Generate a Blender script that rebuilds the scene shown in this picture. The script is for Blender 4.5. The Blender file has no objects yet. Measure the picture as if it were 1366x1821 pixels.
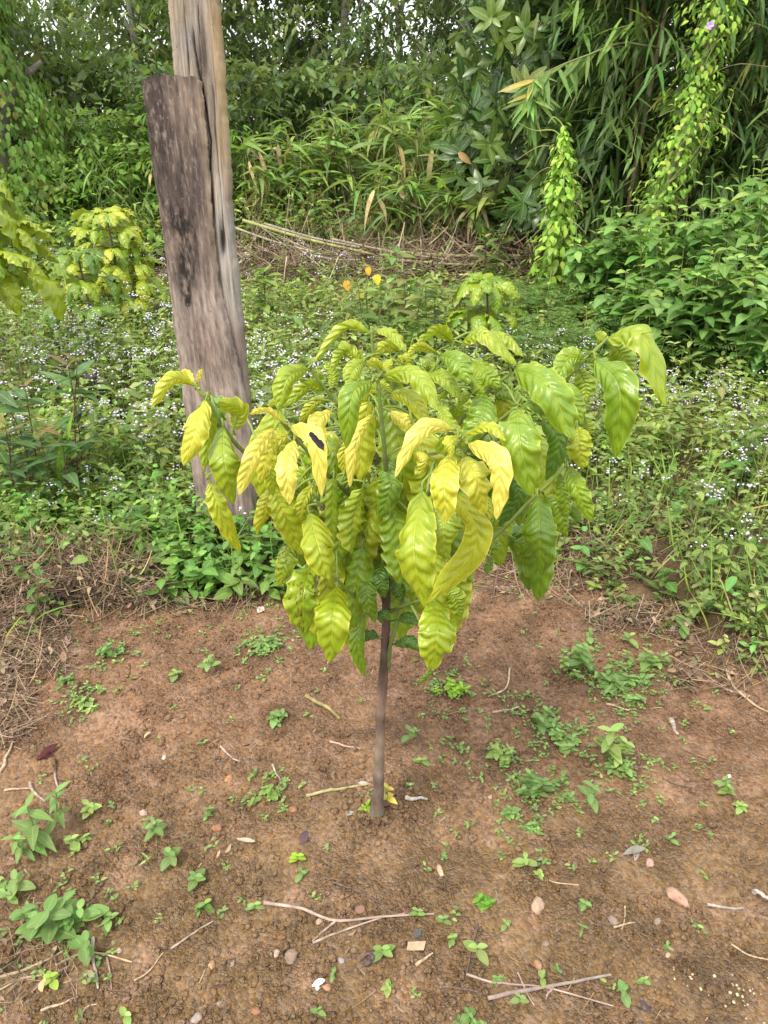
import bpy, math, random
import numpy as np
from mathutils import Matrix, Vector

random.seed(7)
rng = np.random.default_rng(11)
R = math.radians
sc = bpy.context.scene
col = sc.collection

# ------------------------------------------------------------------ camera, sky, sun, exposure
CAM_H, PITCH, LENS = 1.5, R(27.5), 27.0
F = 1821 * LENS / 36.0
cam_d = bpy.data.cameras.new('camera')
cam_d.sensor_fit = 'VERTICAL'; cam_d.sensor_height = 36.0; cam_d.lens = LENS
cam_d.clip_start = 0.05; cam_d.clip_end = 500
cam = bpy.data.objects.new('camera', cam_d); col.objects.link(cam)
cam.location = (0, 0, CAM_H); cam.rotation_euler = (R(90) - PITCH, 0, 0)
sc.camera = cam

SUN_EL, SUN_AZ = R(58), R(215)          # azimuth clockwise from +Y: behind the camera, a little to the left
world = bpy.data.worlds.new('World'); sc.world = world; world.use_nodes = True
wn, wl = world.node_tree.nodes, world.node_tree.links
wn.clear()
sky = wn.new('ShaderNodeTexSky'); sky.sky_type = 'NISHITA'; sky.sun_disc = False
sky.sun_elevation = SUN_EL; sky.sun_rotation = SUN_AZ
sky.air_density = 1.0; sky.dust_density = 3.0
hazy = wn.new('ShaderNodeMix'); hazy.data_type = 'RGBA'; hazy.inputs[0].default_value = 0.72
bg = wn.new('ShaderNodeBackground'); bg.inputs[1].default_value = 0.098
wo = wn.new('ShaderNodeOutputWorld')
wl.new(sky.outputs[0], hazy.inputs[6]); hazy.inputs[7].default_value = (9.3, 9.2, 9.2, 1)   # thin bright overcast
wl.new(hazy.outputs[2], bg.inputs[0]); wl.new(bg.outputs[0], wo.inputs[0])
sun_d = bpy.data.lights.new('sun', 'SUN'); sun_d.energy = 1.5; sun_d.angle = R(14); sun_d.color = (1.0, .94, .82)
sun = bpy.data.objects.new('sun', sun_d); col.objects.link(sun)
sdir = Vector((math.sin(SUN_AZ) * math.cos(SUN_EL), math.cos(SUN_AZ) * math.cos(SUN_EL), math.sin(SUN_EL)))
sun.rotation_euler = sdir.to_track_quat('Z', 'Y').to_euler()
sc.view_settings.view_transform = 'Standard'; sc.view_settings.look = 'None'
sc.view_settings.gamma = 1.0; sc.view_settings.use_curve_mapping = False
sc.view_settings.exposure = 1.30

# ------------------------------------------------------------------ helpers: measuring, noise, meshes
cp, sp = math.cos(PITCH), math.sin(PITCH)
def ray(px, py):
    a, b = (px - 683) / F, (910.5 - py) / F
    return np.array([a, cp + b * sp, -sp + b * cp])
def at(px, py, Y):
    d = ray(px, py)
    return np.array([0, 0, CAM_H]) + d * (Y / d[1])
def depth_of(p):
    return p[1] * cp + (CAM_H - p[2]) * sp
def nrm(a):
    a = np.asarray(a, float)
    return a / (np.linalg.norm(a, axis=-1, keepdims=True) + 1e-12)
def sstep(a, b, x):
    t = np.clip((np.asarray(x, float) - a) / (b - a), 0, 1)
    return t * t * (3 - 2 * t)
def hash3(ix, iy, iz, seed):
    h = (ix.astype(np.int64) * 374761393 + iy.astype(np.int64) * 668265263 + iz.astype(np.int64) * 2147483647 + seed * 144665) & 0xffffffff
    h = ((h ^ (h >> 13)) * 1274126177) & 0xffffffff
    return ((h ^ (h >> 16)) & 0xffff) / 65535.0
def vn(x, y, z=0.0, seed=0):
    x, y, z = np.broadcast_arrays(np.asarray(x, float), np.asarray(y, float), np.asarray(z, float))
    ix, iy, iz = np.floor(x), np.floor(y), np.floor(z)
    fx, fy, fz = [t * t * (3 - 2 * t) for t in (x - ix, y - iy, z - iz)]
    r = 0
    for dx in (0, 1):
        for dy in (0, 1):
            for dz in (0, 1):
                r = r + hash3(ix + dx, iy + dy, iz + dz, seed) * (fx if dx else 1 - fx) * (fy if dy else 1 - fy) * (fz if dz else 1 - fz)
    return r * 2 - 1

class MB:
    """collects quads with a colour and a leaf coordinate for each vertex; build() links them as one mesh object"""
    def __init__(s):
        s.v, s.f, s.c, s.u, s.n = [], [], [], [], 0
    def add(s, v, f, c, u=None):
        v = np.asarray(v, float).reshape(-1, 3); f = np.asarray(f, int).reshape(-1, 4)
        c = np.broadcast_to(np.asarray(c, float), (len(v), 3))
        if u is None: u = np.zeros((len(v), 2))
        s.v.append(v); s.f.append(f + s.n); s.c.append(c); s.u.append(u); s.n += len(v)
    def mesh(s, name, mat, origin=(0, 0, 0), smooth=True):
        v = np.concatenate(s.v) - np.asarray(origin); f = np.concatenate(s.f); c = np.concatenate(s.c); u = np.concatenate(s.u)
        m = bpy.data.meshes.new(name)
        tri = f[:, 2] == f[:, 3]
        lt = np.where(tri, 3, 4)
        keep = np.ones(f.shape, bool); keep[tri, 3] = False
        li = f[keep]
        m.vertices.add(len(v)); m.vertices.foreach_set('co', v.ravel().astype(np.float32))
        m.loops.add(len(li)); m.loops.foreach_set('vertex_index', li.astype(np.int32))
        m.polygons.add(len(f)); m.polygons.foreach_set('loop_start', (np.cumsum(lt) - lt).astype(np.int32))
        m.polygons.foreach_set('loop_total', lt.astype(np.int32))
        m.polygons.foreach_set('use_smooth', np.full(len(f), smooth))
        a = m.attributes.new('tint', 'FLOAT_COLOR', 'POINT')
        a.data.foreach_set('color', np.concatenate([c, np.ones((len(c), 1))], 1).ravel().astype(np.float32))
        a = m.attributes.new('leaf_co', 'FLOAT_VECTOR', 'POINT')
        a.data.foreach_set('vector', np.concatenate([u, np.zeros((len(u), 1))], 1).ravel().astype(np.float32))
        m.update(calc_edges=True)
        m.materials.append(mat)
        return m
    def build(s, name, mat, parent=None, origin=None, smooth=True):
        o0 = origin if origin is not None else (tuple(parent.location) if parent else (0, 0, 0))
        o = bpy.data.objects.new(name, s.mesh(name, mat, o0, smooth)); col.objects.link(o)
        if parent:
            o.parent = parent
            if name in ('foliage', 'crown', 'twigs', 'blades', 'stalks', 'side_shoots'): o['kind'] = 'stuff'
        else: o.location = o0
        return o

def tag(o, label, cat=None, group=None, kind=None):
    o['label'] = label
    if cat: o['category'] = cat
    if group: o['group'] = group
    if kind: o['kind'] = kind
    return o
def thing(name, loc, label, cat, group=None):
    o = bpy.data.objects.new(name, None); col.objects.link(o)
    o.location = [float(t) for t in loc]; o.empty_display_size = .05
    return tag(o, label, cat, group)

def frame(d, n):
    d = nrm(d); s = nrm(np.cross(n, d)); n = np.cross(d, s)
    return d, s, n
SHAPES = {
    'ovate':  lambda u: np.sin(np.pi * np.clip(u, 0, 1) ** .72) ** .85,
    'lance':  lambda u: np.clip(np.sin(np.pi * u ** .62), 0, 1) ** .9,
    'delta':  lambda u: np.where(u < .25, np.sqrt(np.clip(u / .25, 0, 1)), (1 - (u - .25) / .75)) ** .9,
    'ellip':  lambda u: np.sin(np.pi * u ** .9) ** .7,
    'round':  lambda u: np.sin(np.pi * np.clip(u, 0, 1) ** .80) ** .62,
    'strap':  lambda u: np.clip(np.minimum(u * 8 + .45, (1 - u) * 2.4), 0, 1),
    'stem':   lambda u: 1 - .5 * u,
}
def leaves(mb, O, D, N, L, W, C, S=4, shape='ovate', droop=.2, fold=.15, twist=0.):
    """a batch of folded, drooping leaf blades"""
    O = np.atleast_2d(O); n = len(O)
    if n == 0: return
    D, Sd, N = frame(np.broadcast_to(D, (n, 3)), np.broadcast_to(N, (n, 3)))
    L = np.broadcast_to(np.asarray(L, float), (n,)); W = np.broadcast_to(np.asarray(W, float), (n,))
    droop = np.broadcast_to(np.asarray(droop, float), (n,)); fold = np.broadcast_to(np.asarray(fold, float), (n,))
    C = np.broadcast_to(np.asarray(C, float), (n, 3))
    u = np.linspace(0, 1, S)
    us = u if shape in ('stem', 'strap') else np.clip(u, .04, .97)
    w = SHAPES[shape](us)
    w = np.maximum(w, .05)
    mid = O[:, None] + D[:, None] * (L[:, None] * (u - .25 * np.abs(droop)[:, None] * u ** 2))[..., None] \
        - N[:, None] * (L[:, None] * droop[:, None] * u ** 2)[..., None]
    tw = np.broadcast_to(np.asarray(twist, float), (n,))[:, None] * u
    sd = Sd[:, None] * np.cos(tw)[..., None] + N[:, None] * np.sin(tw)[..., None]
    hw = (W[:, None] * .5 * w)[..., None]
    up = N[:, None] * (fold[:, None] * W[:, None] * .5 * w)[..., None]
    V = np.stack([mid - sd * hw + up, mid, mid + sd * hw + up], 2)           # n,S,3,3
    idx = np.arange(n * S * 3).reshape(n, S, 3)
    q = np.stack([np.stack([idx[:, :-1, k], idx[:, 1:, k], idx[:, 1:, k + 1], idx[:, :-1, k + 1]], -1) for k in (0, 1)], 2)
    uv = np.stack(np.broadcast_arrays(u[None, :, None], np.array([-1., 0, 1])[None, None, :]), -1)
    uv = np.broadcast_to(uv, (n, S, 3, 2))
    mb.add(V, q, np.repeat(C, S * 3, 0), uv.reshape(-1, 2))

def tube(mb, pts, rad, c, sides=7, cap=True, jitter=0.):
    pts = np.asarray(pts, float); k = len(pts)
    rad = np.broadcast_to(np.asarray(rad, float), (k,))
    t = nrm(np.gradient(pts, axis=0))
    ref = np.array([0, 0, 1.]) if abs(t[:, 2]).mean() < .8 else np.array([0, 1., 0])
    a = nrm(np.cross(t, ref)); b = np.cross(t, a)
    th = np.linspace(0, 2 * np.pi, sides, endpoint=False)
    rr = rad[:, None] * (1 + jitter * rng.uniform(-1, 1, (k, sides)))
    V = pts[:, None] + rr[..., None] * (a[:, None] * np.cos(th)[None, :, None] + b[:, None] * np.sin(th)[None, :, None])
    i = np.arange(k * sides).reshape(k, sides); j = np.roll(i, -1, 1)
    q = np.stack([i[:-1], j[:-1], j[1:], i[1:]], -1).reshape(-1, 4)
    V = V.reshape(-1, 3); cc = np.broadcast_to(np.asarray(c, float), (len(V), 3)) if np.ndim(c) == 1 else np.repeat(c, sides, 0)
    uv = np.stack([np.repeat(np.linspace(0, 1, k), sides), np.tile(th, k)], 1)
    mb.add(V, q, cc, uv)
    if cap:
        for e in (0, k - 1):
            ring = V[e * sides:(e + 1) * sides]; ctr = ring.mean(0)
            VV = np.vstack([ring, ctr]); n0 = np.arange(sides); n1 = np.roll(n0, -1)
            mb.add(VV, np.stack([n0, n1, np.full(sides, sides), np.full(sides, sides)], 1), cc[0] if e == 0 else cc[-1])
def curve(pts, n=12):
    """smooth path through the points"""
    P = np.asarray(pts, float); m = len(P)
    if m == 2: return P[0] + (P[1] - P[0]) * np.linspace(0, 1, n)[:, None]
    Q = np.vstack([2 * P[0] - P[1], P, 2 * P[-1] - P[-2]])
    out = []
    for s in np.linspace(0, m - 1 - 1e-9, n):
        i = int(s); t = s - i; a, b, c, d = Q[i:i + 4]
        out.append(.5 * (2 * b + (c - a) * t + (2 * a - 5 * b + 4 * c - d) * t ** 2 + (3 * b - a - 3 * c + d) * t ** 3))
    return np.array(out)
def unit(n, r=rng):
    return nrm(r.normal(size=(n, 3)))
def vary(c, n, amt=.18, hue=.08):
    c = np.asarray(c, float)
    k = np.exp(rng.normal(0, amt, (n, 1))); h = 1 + rng.normal(0, hue, (n, 3))
    return np.clip(c * k * h, .004, .9)
def mixc(cols, n, p=None):
    cols = np.asarray(cols, float)
    return vary(cols[rng.choice(len(cols), n, p=p)], n)

# ------------------------------------------------------------------ materials
def nt(name):
    m = bpy.data.materials.new(name); m.use_nodes = True
    t = m.node_tree; t.nodes.clear()
    return m, t.nodes, t.links
def mathn(N, L, op, a, b=None, c=None, clamp=False):
    n = N.new('ShaderNodeMath'); n.operation = op; n.use_clamp = clamp
    for i, x in enumerate((a, b, c)):
        if x is None: continue
        if isinstance(x, (int, float)): n.inputs[i].default_value = x
        else: L.new(x, n.inputs[i])
    return n.outputs[0]
def mixn(N, L, f, a, b, mode='MIX'):
    n = N.new('ShaderNodeMix'); n.data_type = 'RGBA'; n.blend_type = mode
    for s, x in ((n.inputs[0], f), (n.inputs[6], a), (n.inputs[7], b)):
        if isinstance(x, (int, float)): s.default_value = x
        elif isinstance(x, tuple): s.default_value = (*x, 1)
        else: L.new(x, s)
    return n.outputs[2]
def noise(N, L, vec, scale, detail=3, rough=.55):
    n = N.new('ShaderNodeTexNoise'); n.inputs['Scale'].default_value = scale
    n.inputs['Detail'].default_value = detail; n.inputs['Roughness'].default_value = rough
    if vec is not None: L.new(vec, n.inputs['Vector'])
    return n.outputs['Fac']
def ramp(N, L, f, a, b):
    n = N.new('ShaderNodeMapRange'); n.interpolation_type = 'SMOOTHSTEP'
    L.new(f, n.inputs[0]); n.inputs[1].default_value = a; n.inputs[2].default_value = b
    return n.outputs[0]

def leaf_mat(name, rough=.5, trans=.38, spec=.35):
    m, N, L = nt(name)
    a = N.new('ShaderNodeAttribute'); a.attribute_name = 'tint'
    g = N.new('ShaderNodeAttribute'); g.attribute_name = 'leaf_co'
    s = N.new('ShaderNodeSeparateXYZ'); L.new(g.outputs['Vector'], s.inputs[0])
    av = mathn(N, L, 'ABSOLUTE', s.outputs[1])
    rib = mathn(N, L, 'SUBTRACT', 1.0, ramp(N, L, av, .02, .16))
    tc = N.new('ShaderNodeTexCoord')
    nz = noise(N, L, tc.outputs['Object'], 28, 2)
    warm = mixn(N, L, 1.0, a.outputs['Color'], (1.48, 1.30, .98), 'MULTIPLY')
    c = mixn(N, L, mathn(N, L, 'MULTIPLY', rib, .35), warm, (.45, .55, .22))
    hs = N.new('ShaderNodeHueSaturation'); L.new(c, hs.inputs['Color'])
    L.new(mathn(N, L, 'MULTIPLY_ADD', nz, .7, .65), hs.inputs['Value'])
    geo = N.new('ShaderNodeNewGeometry')
    under = mixn(N, L, .25, hs.outputs[0], (.35, .42, .22))
    cc = mixn(N, L, geo.outputs['Backfacing'], hs.outputs[0], under)
    p = N.new('ShaderNodeBsdfPrincipled'); L.new(cc, p.inputs['Base Color'])
    p.inputs['Roughness'].default_value = rough; p.inputs['Specular IOR Level'].default_value = spec
    t = N.new('ShaderNodeBsdfTranslucent')
    L.new(mixn(N, L, 1.0, cc, (1.15, 1.25, .55), 'MULTIPLY'), t.inputs[0])
    x = N.new('ShaderNodeMixShader'); x.inputs[0].default_value = trans
    L.new(p.outputs[0], x.inputs[1]); L.new(t.outputs[0], x.inputs[2])
    o = N.new('ShaderNodeOutputMaterial'); L.new(x.outputs[0], o.inputs[0])
    return m
def tint_mat(name, rough=.8, scale=40, amt=.6, bump=.3, stretch=None):
    m, N, L = nt(name)
    a = N.new('ShaderNodeAttribute'); a.attribute_name = 'tint'
    tc = N.new('ShaderNodeTexCoord'); v = tc.outputs['Object']
    if stretch:
        mp = N.new('ShaderNodeMapping'); mp.inputs['Scale'].default_value = stretch; L.new(v, mp.inputs[0]); v = mp.outputs[0]
    nz = noise(N, L, v, scale, 4, .65)
    hs = N.new('ShaderNodeHueSaturation'); L.new(a.outputs['Color'], hs.inputs['Color'])
    L.new(mathn(N, L, 'MULTIPLY_ADD', nz, amt * 2, 1 - amt), hs.inputs['Value'])
    p = N.new('ShaderNodeBsdfPrincipled'); L.new(hs.outputs[0], p.inputs['Base Color'])
    p.inputs['Roughness'].default_value = rough; p.inputs['Specular IOR Level'].default_value = .25
    b = N.new('ShaderNodeBump'); b.inputs['Strength'].default_value = bump; b.inputs['Distance'].default_value = .004
    L.new(nz, b.inputs['Height']); L.new(b.outputs[0], p.inputs['Normal'])
    o = N.new('ShaderNodeOutputMaterial'); L.new(p.outputs[0], o.inputs[0])
    return m
M_LEAF = leaf_mat('leaf')
M_GLOSS = leaf_mat('glossy_leaf', .34, .22, .5)
M_STEM = tint_mat('stem', .75, 60, .45, .3)
M_BARK = tint_mat('bark', .85, 70, .8, .9, (1, 1, .35))
M_DRY = tint_mat('dry_plant', .85, 90, .5, .3)
M_STONE = tint_mat('stone', .8, 60, .4, .5)
M_FLOWER = tint_mat('flower', .8, 60, .15, .2)

def coffee_mat():
    m, N, L = nt('coffee_leaf')
    pr = N.new('ShaderNodeAttribute'); pr.attribute_name = 'tint'           # hue, blotches, seed
    ps = N.new('ShaderNodeSeparateColor'); L.new(pr.outputs['Color'], ps.inputs[0])
    hue, blot, seed = ps.outputs
    g = N.new('ShaderNodeAttribute'); g.attribute_name = 'leaf_co'
    s = N.new('ShaderNodeSeparateXYZ'); L.new(g.outputs['Vector'], s.inputs[0])
    u, v = s.outputs[0], s.outputs[1]
    av = mathn(N, L, 'ABSOLUTE', v)
    cr = N.new('ShaderNodeValToRGB'); e = cr.color_ramp.elements
    e[0].position = 0; e[0].color = (.060, .155, .020, 1)
    e[1].position = 1; e[1].color = (.74, .66, .12, 1)
    for p, c in ((.2, (.105, .205, .012)), (.4, (.205, .325, .014)), (.6, (.335, .41, .016)), (.8, (.50, .51, .030))):
        k = e.new(p); k.color = (*c, 1)
    cv = N.new('ShaderNodeCombineXYZ'); L.new(mathn(N, L, 'MULTIPLY', u, 2.2), cv.inputs[0]); L.new(v, cv.inputs[1]); L.new(mathn(N, L, 'MULTIPLY', seed, 40), cv.inputs[2])
    n1 = noise(N, L, cv.outputs[0], 1.6, 3)
    # lateral veins sweep forward from the midrib
    t = mathn(N, L, 'SUBTRACT', mathn(N, L, 'MULTIPLY', u, mathn(N, L, 'MULTIPLY_ADD', seed, 3.0, 7.5)), mathn(N, L, 'MULTIPLY', av, 1.35))
    t = mathn(N, L, 'ADD', t, mathn(N, L, 'MULTIPLY', mathn(N, L, 'SUBTRACT', n1, .5), .9))
    fr = mathn(N, L, 'ABSOLUTE', mathn(N, L, 'SUBTRACT', mathn(N, L, 'FRACT', t), .5))          # .5 at the vein
    vein = mathn(N, L, 'MULTIPLY', ramp(N, L, fr, .40, .49), mathn(N, L, 'SUBTRACT', 1.0, ramp(N, L, av, .75, 1.0)))
    rib = mathn(N, L, 'SUBTRACT', 1.0, ramp(N, L, av, .02, .07))
    edge = ramp(N, L, av, .86, 1.0)
    h = mathn(N, L, 'ADD', hue, mathn(N, L, 'MULTIPLY', mathn(N, L, 'SUBTRACT', n1, .5), .42))
    h = mathn(N, L, 'ADD', h, mathn(N, L, 'MULTIPLY', edge, .22))
    h = mathn(N, L, 'ADD', h, mathn(N, L, 'MULTIPLY', mathn(N, L, 'MAXIMUM', rib, mathn(N, L, 'MULTIPLY', vein, .5)), .12))
    h = mathn(N, L, 'SUBTRACT', h, mathn(N, L, 'MULTIPLY', mathn(N, L, 'SUBTRACT', 1.0, ramp(N, L, hue, .6, .85)), mathn(N, L, 'MULTIPLY', fr, .14)), clamp=True)
    L.new(h, cr.inputs[0])
    # brown blotches, only on leaves that have them
    b1 = noise(N, L, cv.outputs[0], 7.5, 2, .5)
    b2 = noise(N, L, cv.outputs[0], 1.3, 1, .5)
    thr = mathn(N, L, 'MULTIPLY_ADD', blot, -.20, .735)
    d = mathn(N, L, 'SUBTRACT', mathn(N, L, 'ADD', mathn(N, L, 'MULTIPLY', b1, .75), mathn(N, L, 'MULTIPLY', b2, .25)), thr)
    sp_ = ramp(N, L, d, -.01, .035)
    sp_ = mathn(N, L, 'MULTIPLY', sp_, ramp(N, L, blot, .02, .1))
    brown = mixn(N, L, n1, (.035, .018, .008), (.13, .075, .025))
    c = mixn(N, L, sp_, cr.outputs[0], brown)
    dead = ramp(N, L, blot, 1.2, 1.5)
    c = mixn(N, L, dead, c, mixn(N, L, n1, (.05, .03, .015), (.20, .11, .05)))
    geo = N.new('ShaderNodeNewGeometry')
    under = mixn(N, L, .30, c, (.50, .52, .16))
    cc = mixn(N, L, geo.outputs['Backfacing'], c, under)
    bh = mathn(N, L, 'SUBTRACT', mathn(N, L, 'MULTIPLY', mathn(N, L, 'COSINE', mathn(N, L, 'MULTIPLY', t, 6.2832)), -.5), mathn(N, L, 'MULTIPLY', rib, .8))
    n3 = noise(N, L, cv.outputs[0], 22, 2)
    bh = mathn(N, L, 'ADD', bh, mathn(N, L, 'MULTIPLY', n3, .25))
    bp = N.new('ShaderNodeBump'); bp.inputs['Strength'].default_value = .55; bp.inputs['Distance'].default_value = .003; L.new(bh, bp.inputs['Height'])
    p = N.new('ShaderNodeBsdfPrincipled'); L.new(cc, p.inputs['Base Color']); L.new(bp.outputs[0], p.inputs['Normal'])
    L.new(mathn(N, L, 'MULTIPLY_ADD', geo.outputs['Backfacing'], .25, mathn(N, L, 'MULTIPLY_ADD', n3, .2, .22)), p.inputs['Roughness'])
    p.inputs['Specular IOR Level'].default_value = .75
    tr = N.new('ShaderNodeBsdfTranslucent'); L.new(mixn(N, L, 1.0, cc, (1.1, 1.15, .5), 'MULTIPLY'), tr.inputs[0])
    x = N.new('ShaderNodeMixShader'); x.inputs[0].default_value = .22
    L.new(p.outputs[0], x.inputs[1]); L.new(tr.outputs[0], x.inputs[2])
    o = N.new('ShaderNodeOutputMaterial'); L.new(x.outputs[0], o.inputs[0])
    return m
M_COFFEE = coffee_mat()

def soil_mat():
    m, N, L = nt('laterite_soil')
    geo = N.new('ShaderNodeNewGeometry'); P = geo.outputs['Position']
    sx = N.new('ShaderNodeSeparateXYZ'); L.new(P, sx.inputs[0])
    big = noise(N, L, P, 1.6, 4, .6); mid = noise(N, L, P, 9, 5, .65); fine = noise(N, L, P, 90, 4, .7)
    red = mathn(N, L, 'ADD', ramp(N, L, sx.outputs[1], 1.05, 1.75), mathn(N, L, 'MULTIPLY_ADD', big, 1.4, -.7), clamp=True)
    c = mixn(N, L, red, (.185, .116, .058), (.215, .122, .067))
    c = mixn(N, L, ramp(N, L, mid, .45, .75), c, (.285, .172, .105))
    c = mixn(N, L, mathn(N, L, 'MULTIPLY', ramp(N, L, noise(N, L, P, 5, 4, .6), .52, .72), .6), c, (.098, .063, .038))
    vo = N.new('ShaderNodeTexVoronoi'); vo.inputs['Scale'].default_value = 140; L.new(P, vo.inputs['Vector'])
    hs = N.new('ShaderNodeHueSaturation'); L.new(c, hs.inputs['Color'])
    vs = N.new('ShaderNodeSeparateColor'); L.new(vo.outputs['Color'], vs.inputs[0])
    L.new(mathn(N, L, 'ADD', mathn(N, L, 'MULTIPLY_ADD', vs.outputs[0], .62, .42), mathn(N, L, 'MULTIPLY', fine, .5)), hs.inputs['Value'])
    L.new(mathn(N, L, 'MULTIPLY_ADD', vs.outputs[1], .3, .82), hs.inputs['Saturation'])
    # plant litter under the weeds
    at_ = N.new('ShaderNodeAttribute'); at_.attribute_name = 'tint'
    c2 = mixn(N, L, at_.outputs['Fac'], hs.outputs[0], mixn(N, L, fine, (.035, .025, .012), (.13, .09, .045)))
    v2 = N.new('ShaderNodeTexVoronoi'); v2.inputs['Scale'].default_value = 310; L.new(P, v2.inputs['Vector'])
    hgt = mathn(N, L, 'ADD', mathn(N, L, 'MULTIPLY', vo.outputs['Distance'], -1.0), mathn(N, L, 'MULTIPLY', v2.outputs['Distance'], -.5))
    hgt = mathn(N, L, 'ADD', hgt, mathn(N, L, 'MULTIPLY', mid, 2.0))
    patch = ramp(N, L, noise(N, L, P, 6, 3, .6), .35, .6)                 # smooth washed patches between crumbly ones
    bp = N.new('ShaderNodeBump'); bp.inputs['Distance'].default_value = .010
    L.new(mathn(N, L, 'MULTIPLY_ADD', patch, .6, .4), bp.inputs['Strength']); L.new(hgt, bp.inputs['Height'])
    p = N.new('ShaderNodeBsdfPrincipled'); L.new(c2, p.inputs['Base Color']); L.new(bp.outputs[0], p.inputs['Normal'])
    p.inputs['Roughness'].default_value = .9; p.inputs['Specular IOR Level'].default_value = .2
    o = N.new('ShaderNodeOutputMaterial'); L.new(p.outputs[0], o.inputs[0])
    return m
M_SOIL = soil_mat()

def post_mat():
    m, N, L = nt('weathered_timber')
    a = N.new('ShaderNodeAttribute'); a.attribute_name = 'tint'
    tc = N.new('ShaderNodeTexCoord')
    mp = N.new('ShaderNodeMapping'); mp.inputs['Scale'].default_value = (60, 60, 1.6); L.new(tc.outputs['Object'], mp.inputs[0])
    grain = noise(N, L, mp.outputs[0], 1.0, 6, .65)
    mp2 = N.new('ShaderNodeMapping'); mp2.inputs['Scale'].default_value = (18, 18, 3.5); L.new(tc.outputs['Object'], mp2.inputs[0])
    blotch = noise(N, L, mp2.outputs[0], 1.0, 6, .7)
    speck = noise(N, L, tc.outputs['Object'], 75, 5, .75)
    hs = N.new('ShaderNodeHueSaturation'); L.new(a.outputs['Color'], hs.inputs['Color'])
    L.new(mathn(N, L, 'ADD', mathn(N, L, 'MULTIPLY', grain, .75), mathn(N, L, 'MULTIPLY_ADD', blotch, .7, .28)), hs.inputs['Value'])
    hs.inputs['Saturation'].default_value = .95
    c = mixn(N, L, mathn(N, L, 'MULTIPLY', ramp(N, L, speck, .58, .70), .6), hs.outputs[0], (.38, .31, .26))
    c = mixn(N, L, mathn(N, L, 'MULTIPLY', mathn(N, L, 'SUBTRACT', 1.0, ramp(N, L, speck, .28, .40)), .7), c, (.035, .025, .022))
    c = mixn(N, L, mathn(N, L, 'MULTIPLY', mathn(N, L, 'SUBTRACT', 1.0, ramp(N, L, grain, .27, .38)), .6), c, (.05, .035, .028))
    mp3 = N.new('ShaderNodeMapping'); mp3.inputs['Scale'].default_value = (240, 240, 6); L.new(tc.outputs['Object'], mp3.inputs[0])
    fib = noise(N, L, mp3.outputs[0], 1.0, 4, .6)
    c = mixn(N, L, mathn(N, L, 'MULTIPLY', mathn(N, L, 'SUBTRACT', 1.0, ramp(N, L, fib, .30, .46)), .35), c, (.06, .045, .036))
    c = mixn(N, L, mathn(N, L, 'MULTIPLY', ramp(N, L, fib, .56, .72), .35), c, (.42, .36, .30))
    bp = N.new('ShaderNodeBump'); bp.inputs['Strength'].default_value = .7; bp.inputs['Distance'].default_value = .005
    L.new(mathn(N, L, 'ADD', mathn(N, L, 'ADD', grain, mathn(N, L, 'MULTIPLY', fib, .7)), mathn(N, L, 'MULTIPLY', speck, .4)), bp.inputs['Height'])
    p = N.new('ShaderNodeBsdfPrincipled'); L.new(c, p.inputs['Base Color']); L.new(bp.outputs[0], p.inputs['Normal'])
    p.inputs['Roughness'].default_value = .85; p.inputs['Specular IOR Level'].default_value = .2
    o = N.new('ShaderNodeOutputMaterial'); L.new(p.outputs[0], o.inputs[0])
    return m
M_POST = post_mat()

# ------------------------------------------------------------------ the ground
def flat(px, py):
    d = ray(px, py); t = -CAM_H / d[2]
    return d[0] * t, d[1] * t
EDGE = [(-420, 1330), (0, 1160), (110, 1105), (250, 1095), (430, 1062), (520, 1045), (640, 1012), (850, 1000), (980, 1040), (1090, 1085), (1200, 1118), (1290, 1185), (1366, 1235), (1800, 1420)]
_e = np.array([flat(*p) for p in EDGE])
def beyond_edge(x, y):
    """metres past the rim of the bare soil (positive among the weeds)"""
    wob = .06 * vn(np.asarray(x) * 7, np.asarray(y) * 7, 0, 5) + .03 * vn(np.asarray(x) * 21, np.asarray(y) * 21, 0, 6)
    return (y - np.interp(x, _e[:, 0], _e[:, 1])) + wob
TX, TY = flat(669, 1447)
def H(x, y, fine=True):
    x, y = np.asarray(x, float), np.asarray(y, float)
    h = .022 * vn(x * 1.1, y * 1.1, 0, 1) + .012 * vn(x * 4, y * 4, 0, 2)
    h = h + .05 * sstep(0, .3, beyond_edge(x, y)) + .03 * np.exp(-((x - TX) ** 2 + (y - TY) ** 2) / .03)
    h = h - .02 * np.exp(-((x - TX - .16) ** 2 + (y - TY + .02) ** 2) / .008)
    if fine:
        near = sstep(6, 2.5, y)
        h = h + near * (.006 * vn(x * 14, y * 14, 0, 3) + .004 * vn(x * 38, y * 38, 0, 4) + .0028 * vn(x * 85, y * 85, 0, 8))
    return h
def G(px, py):
    x, y = flat(px, py)
    for _ in range(3):
        h = float(H(x, y)); d = ray(px, py); t = (h - CAM_H) / d[2]; x, y = d[0] * t, d[1] * t
    return np.array([x, y, float(H(x, y))])

xs = np.concatenate([-np.geomspace(60, 1.32, 60), np.arange(-1.3, 1.301, .0095), np.geomspace(1.32, 60, 60)])
ys = np.concatenate([np.linspace(-6, .4, 16), np.arange(.5, 2.75, .0095), 2.75 + np.cumsum(np.geomspace(.012, 6, 90))])
gx, gy = np.meshgrid(xs, ys)
gz = H(gx, gy)
i = np.arange(gx.size).reshape(gx.shape)
mb = MB()
lit = (sstep(.0, .22, beyond_edge(gx, gy)) * .9).ravel()[:, None] * np.ones(3)
mb.add(np.stack([gx, gy, gz], -1), np.stack([i[:-1, :-1], i[:-1, 1:], i[1:, 1:], i[1:, :-1]], -1), lit)
tag(mb.build('ground', M_SOIL), 'bare reddish brown soil running back under the weeds', kind='structure')

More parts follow.
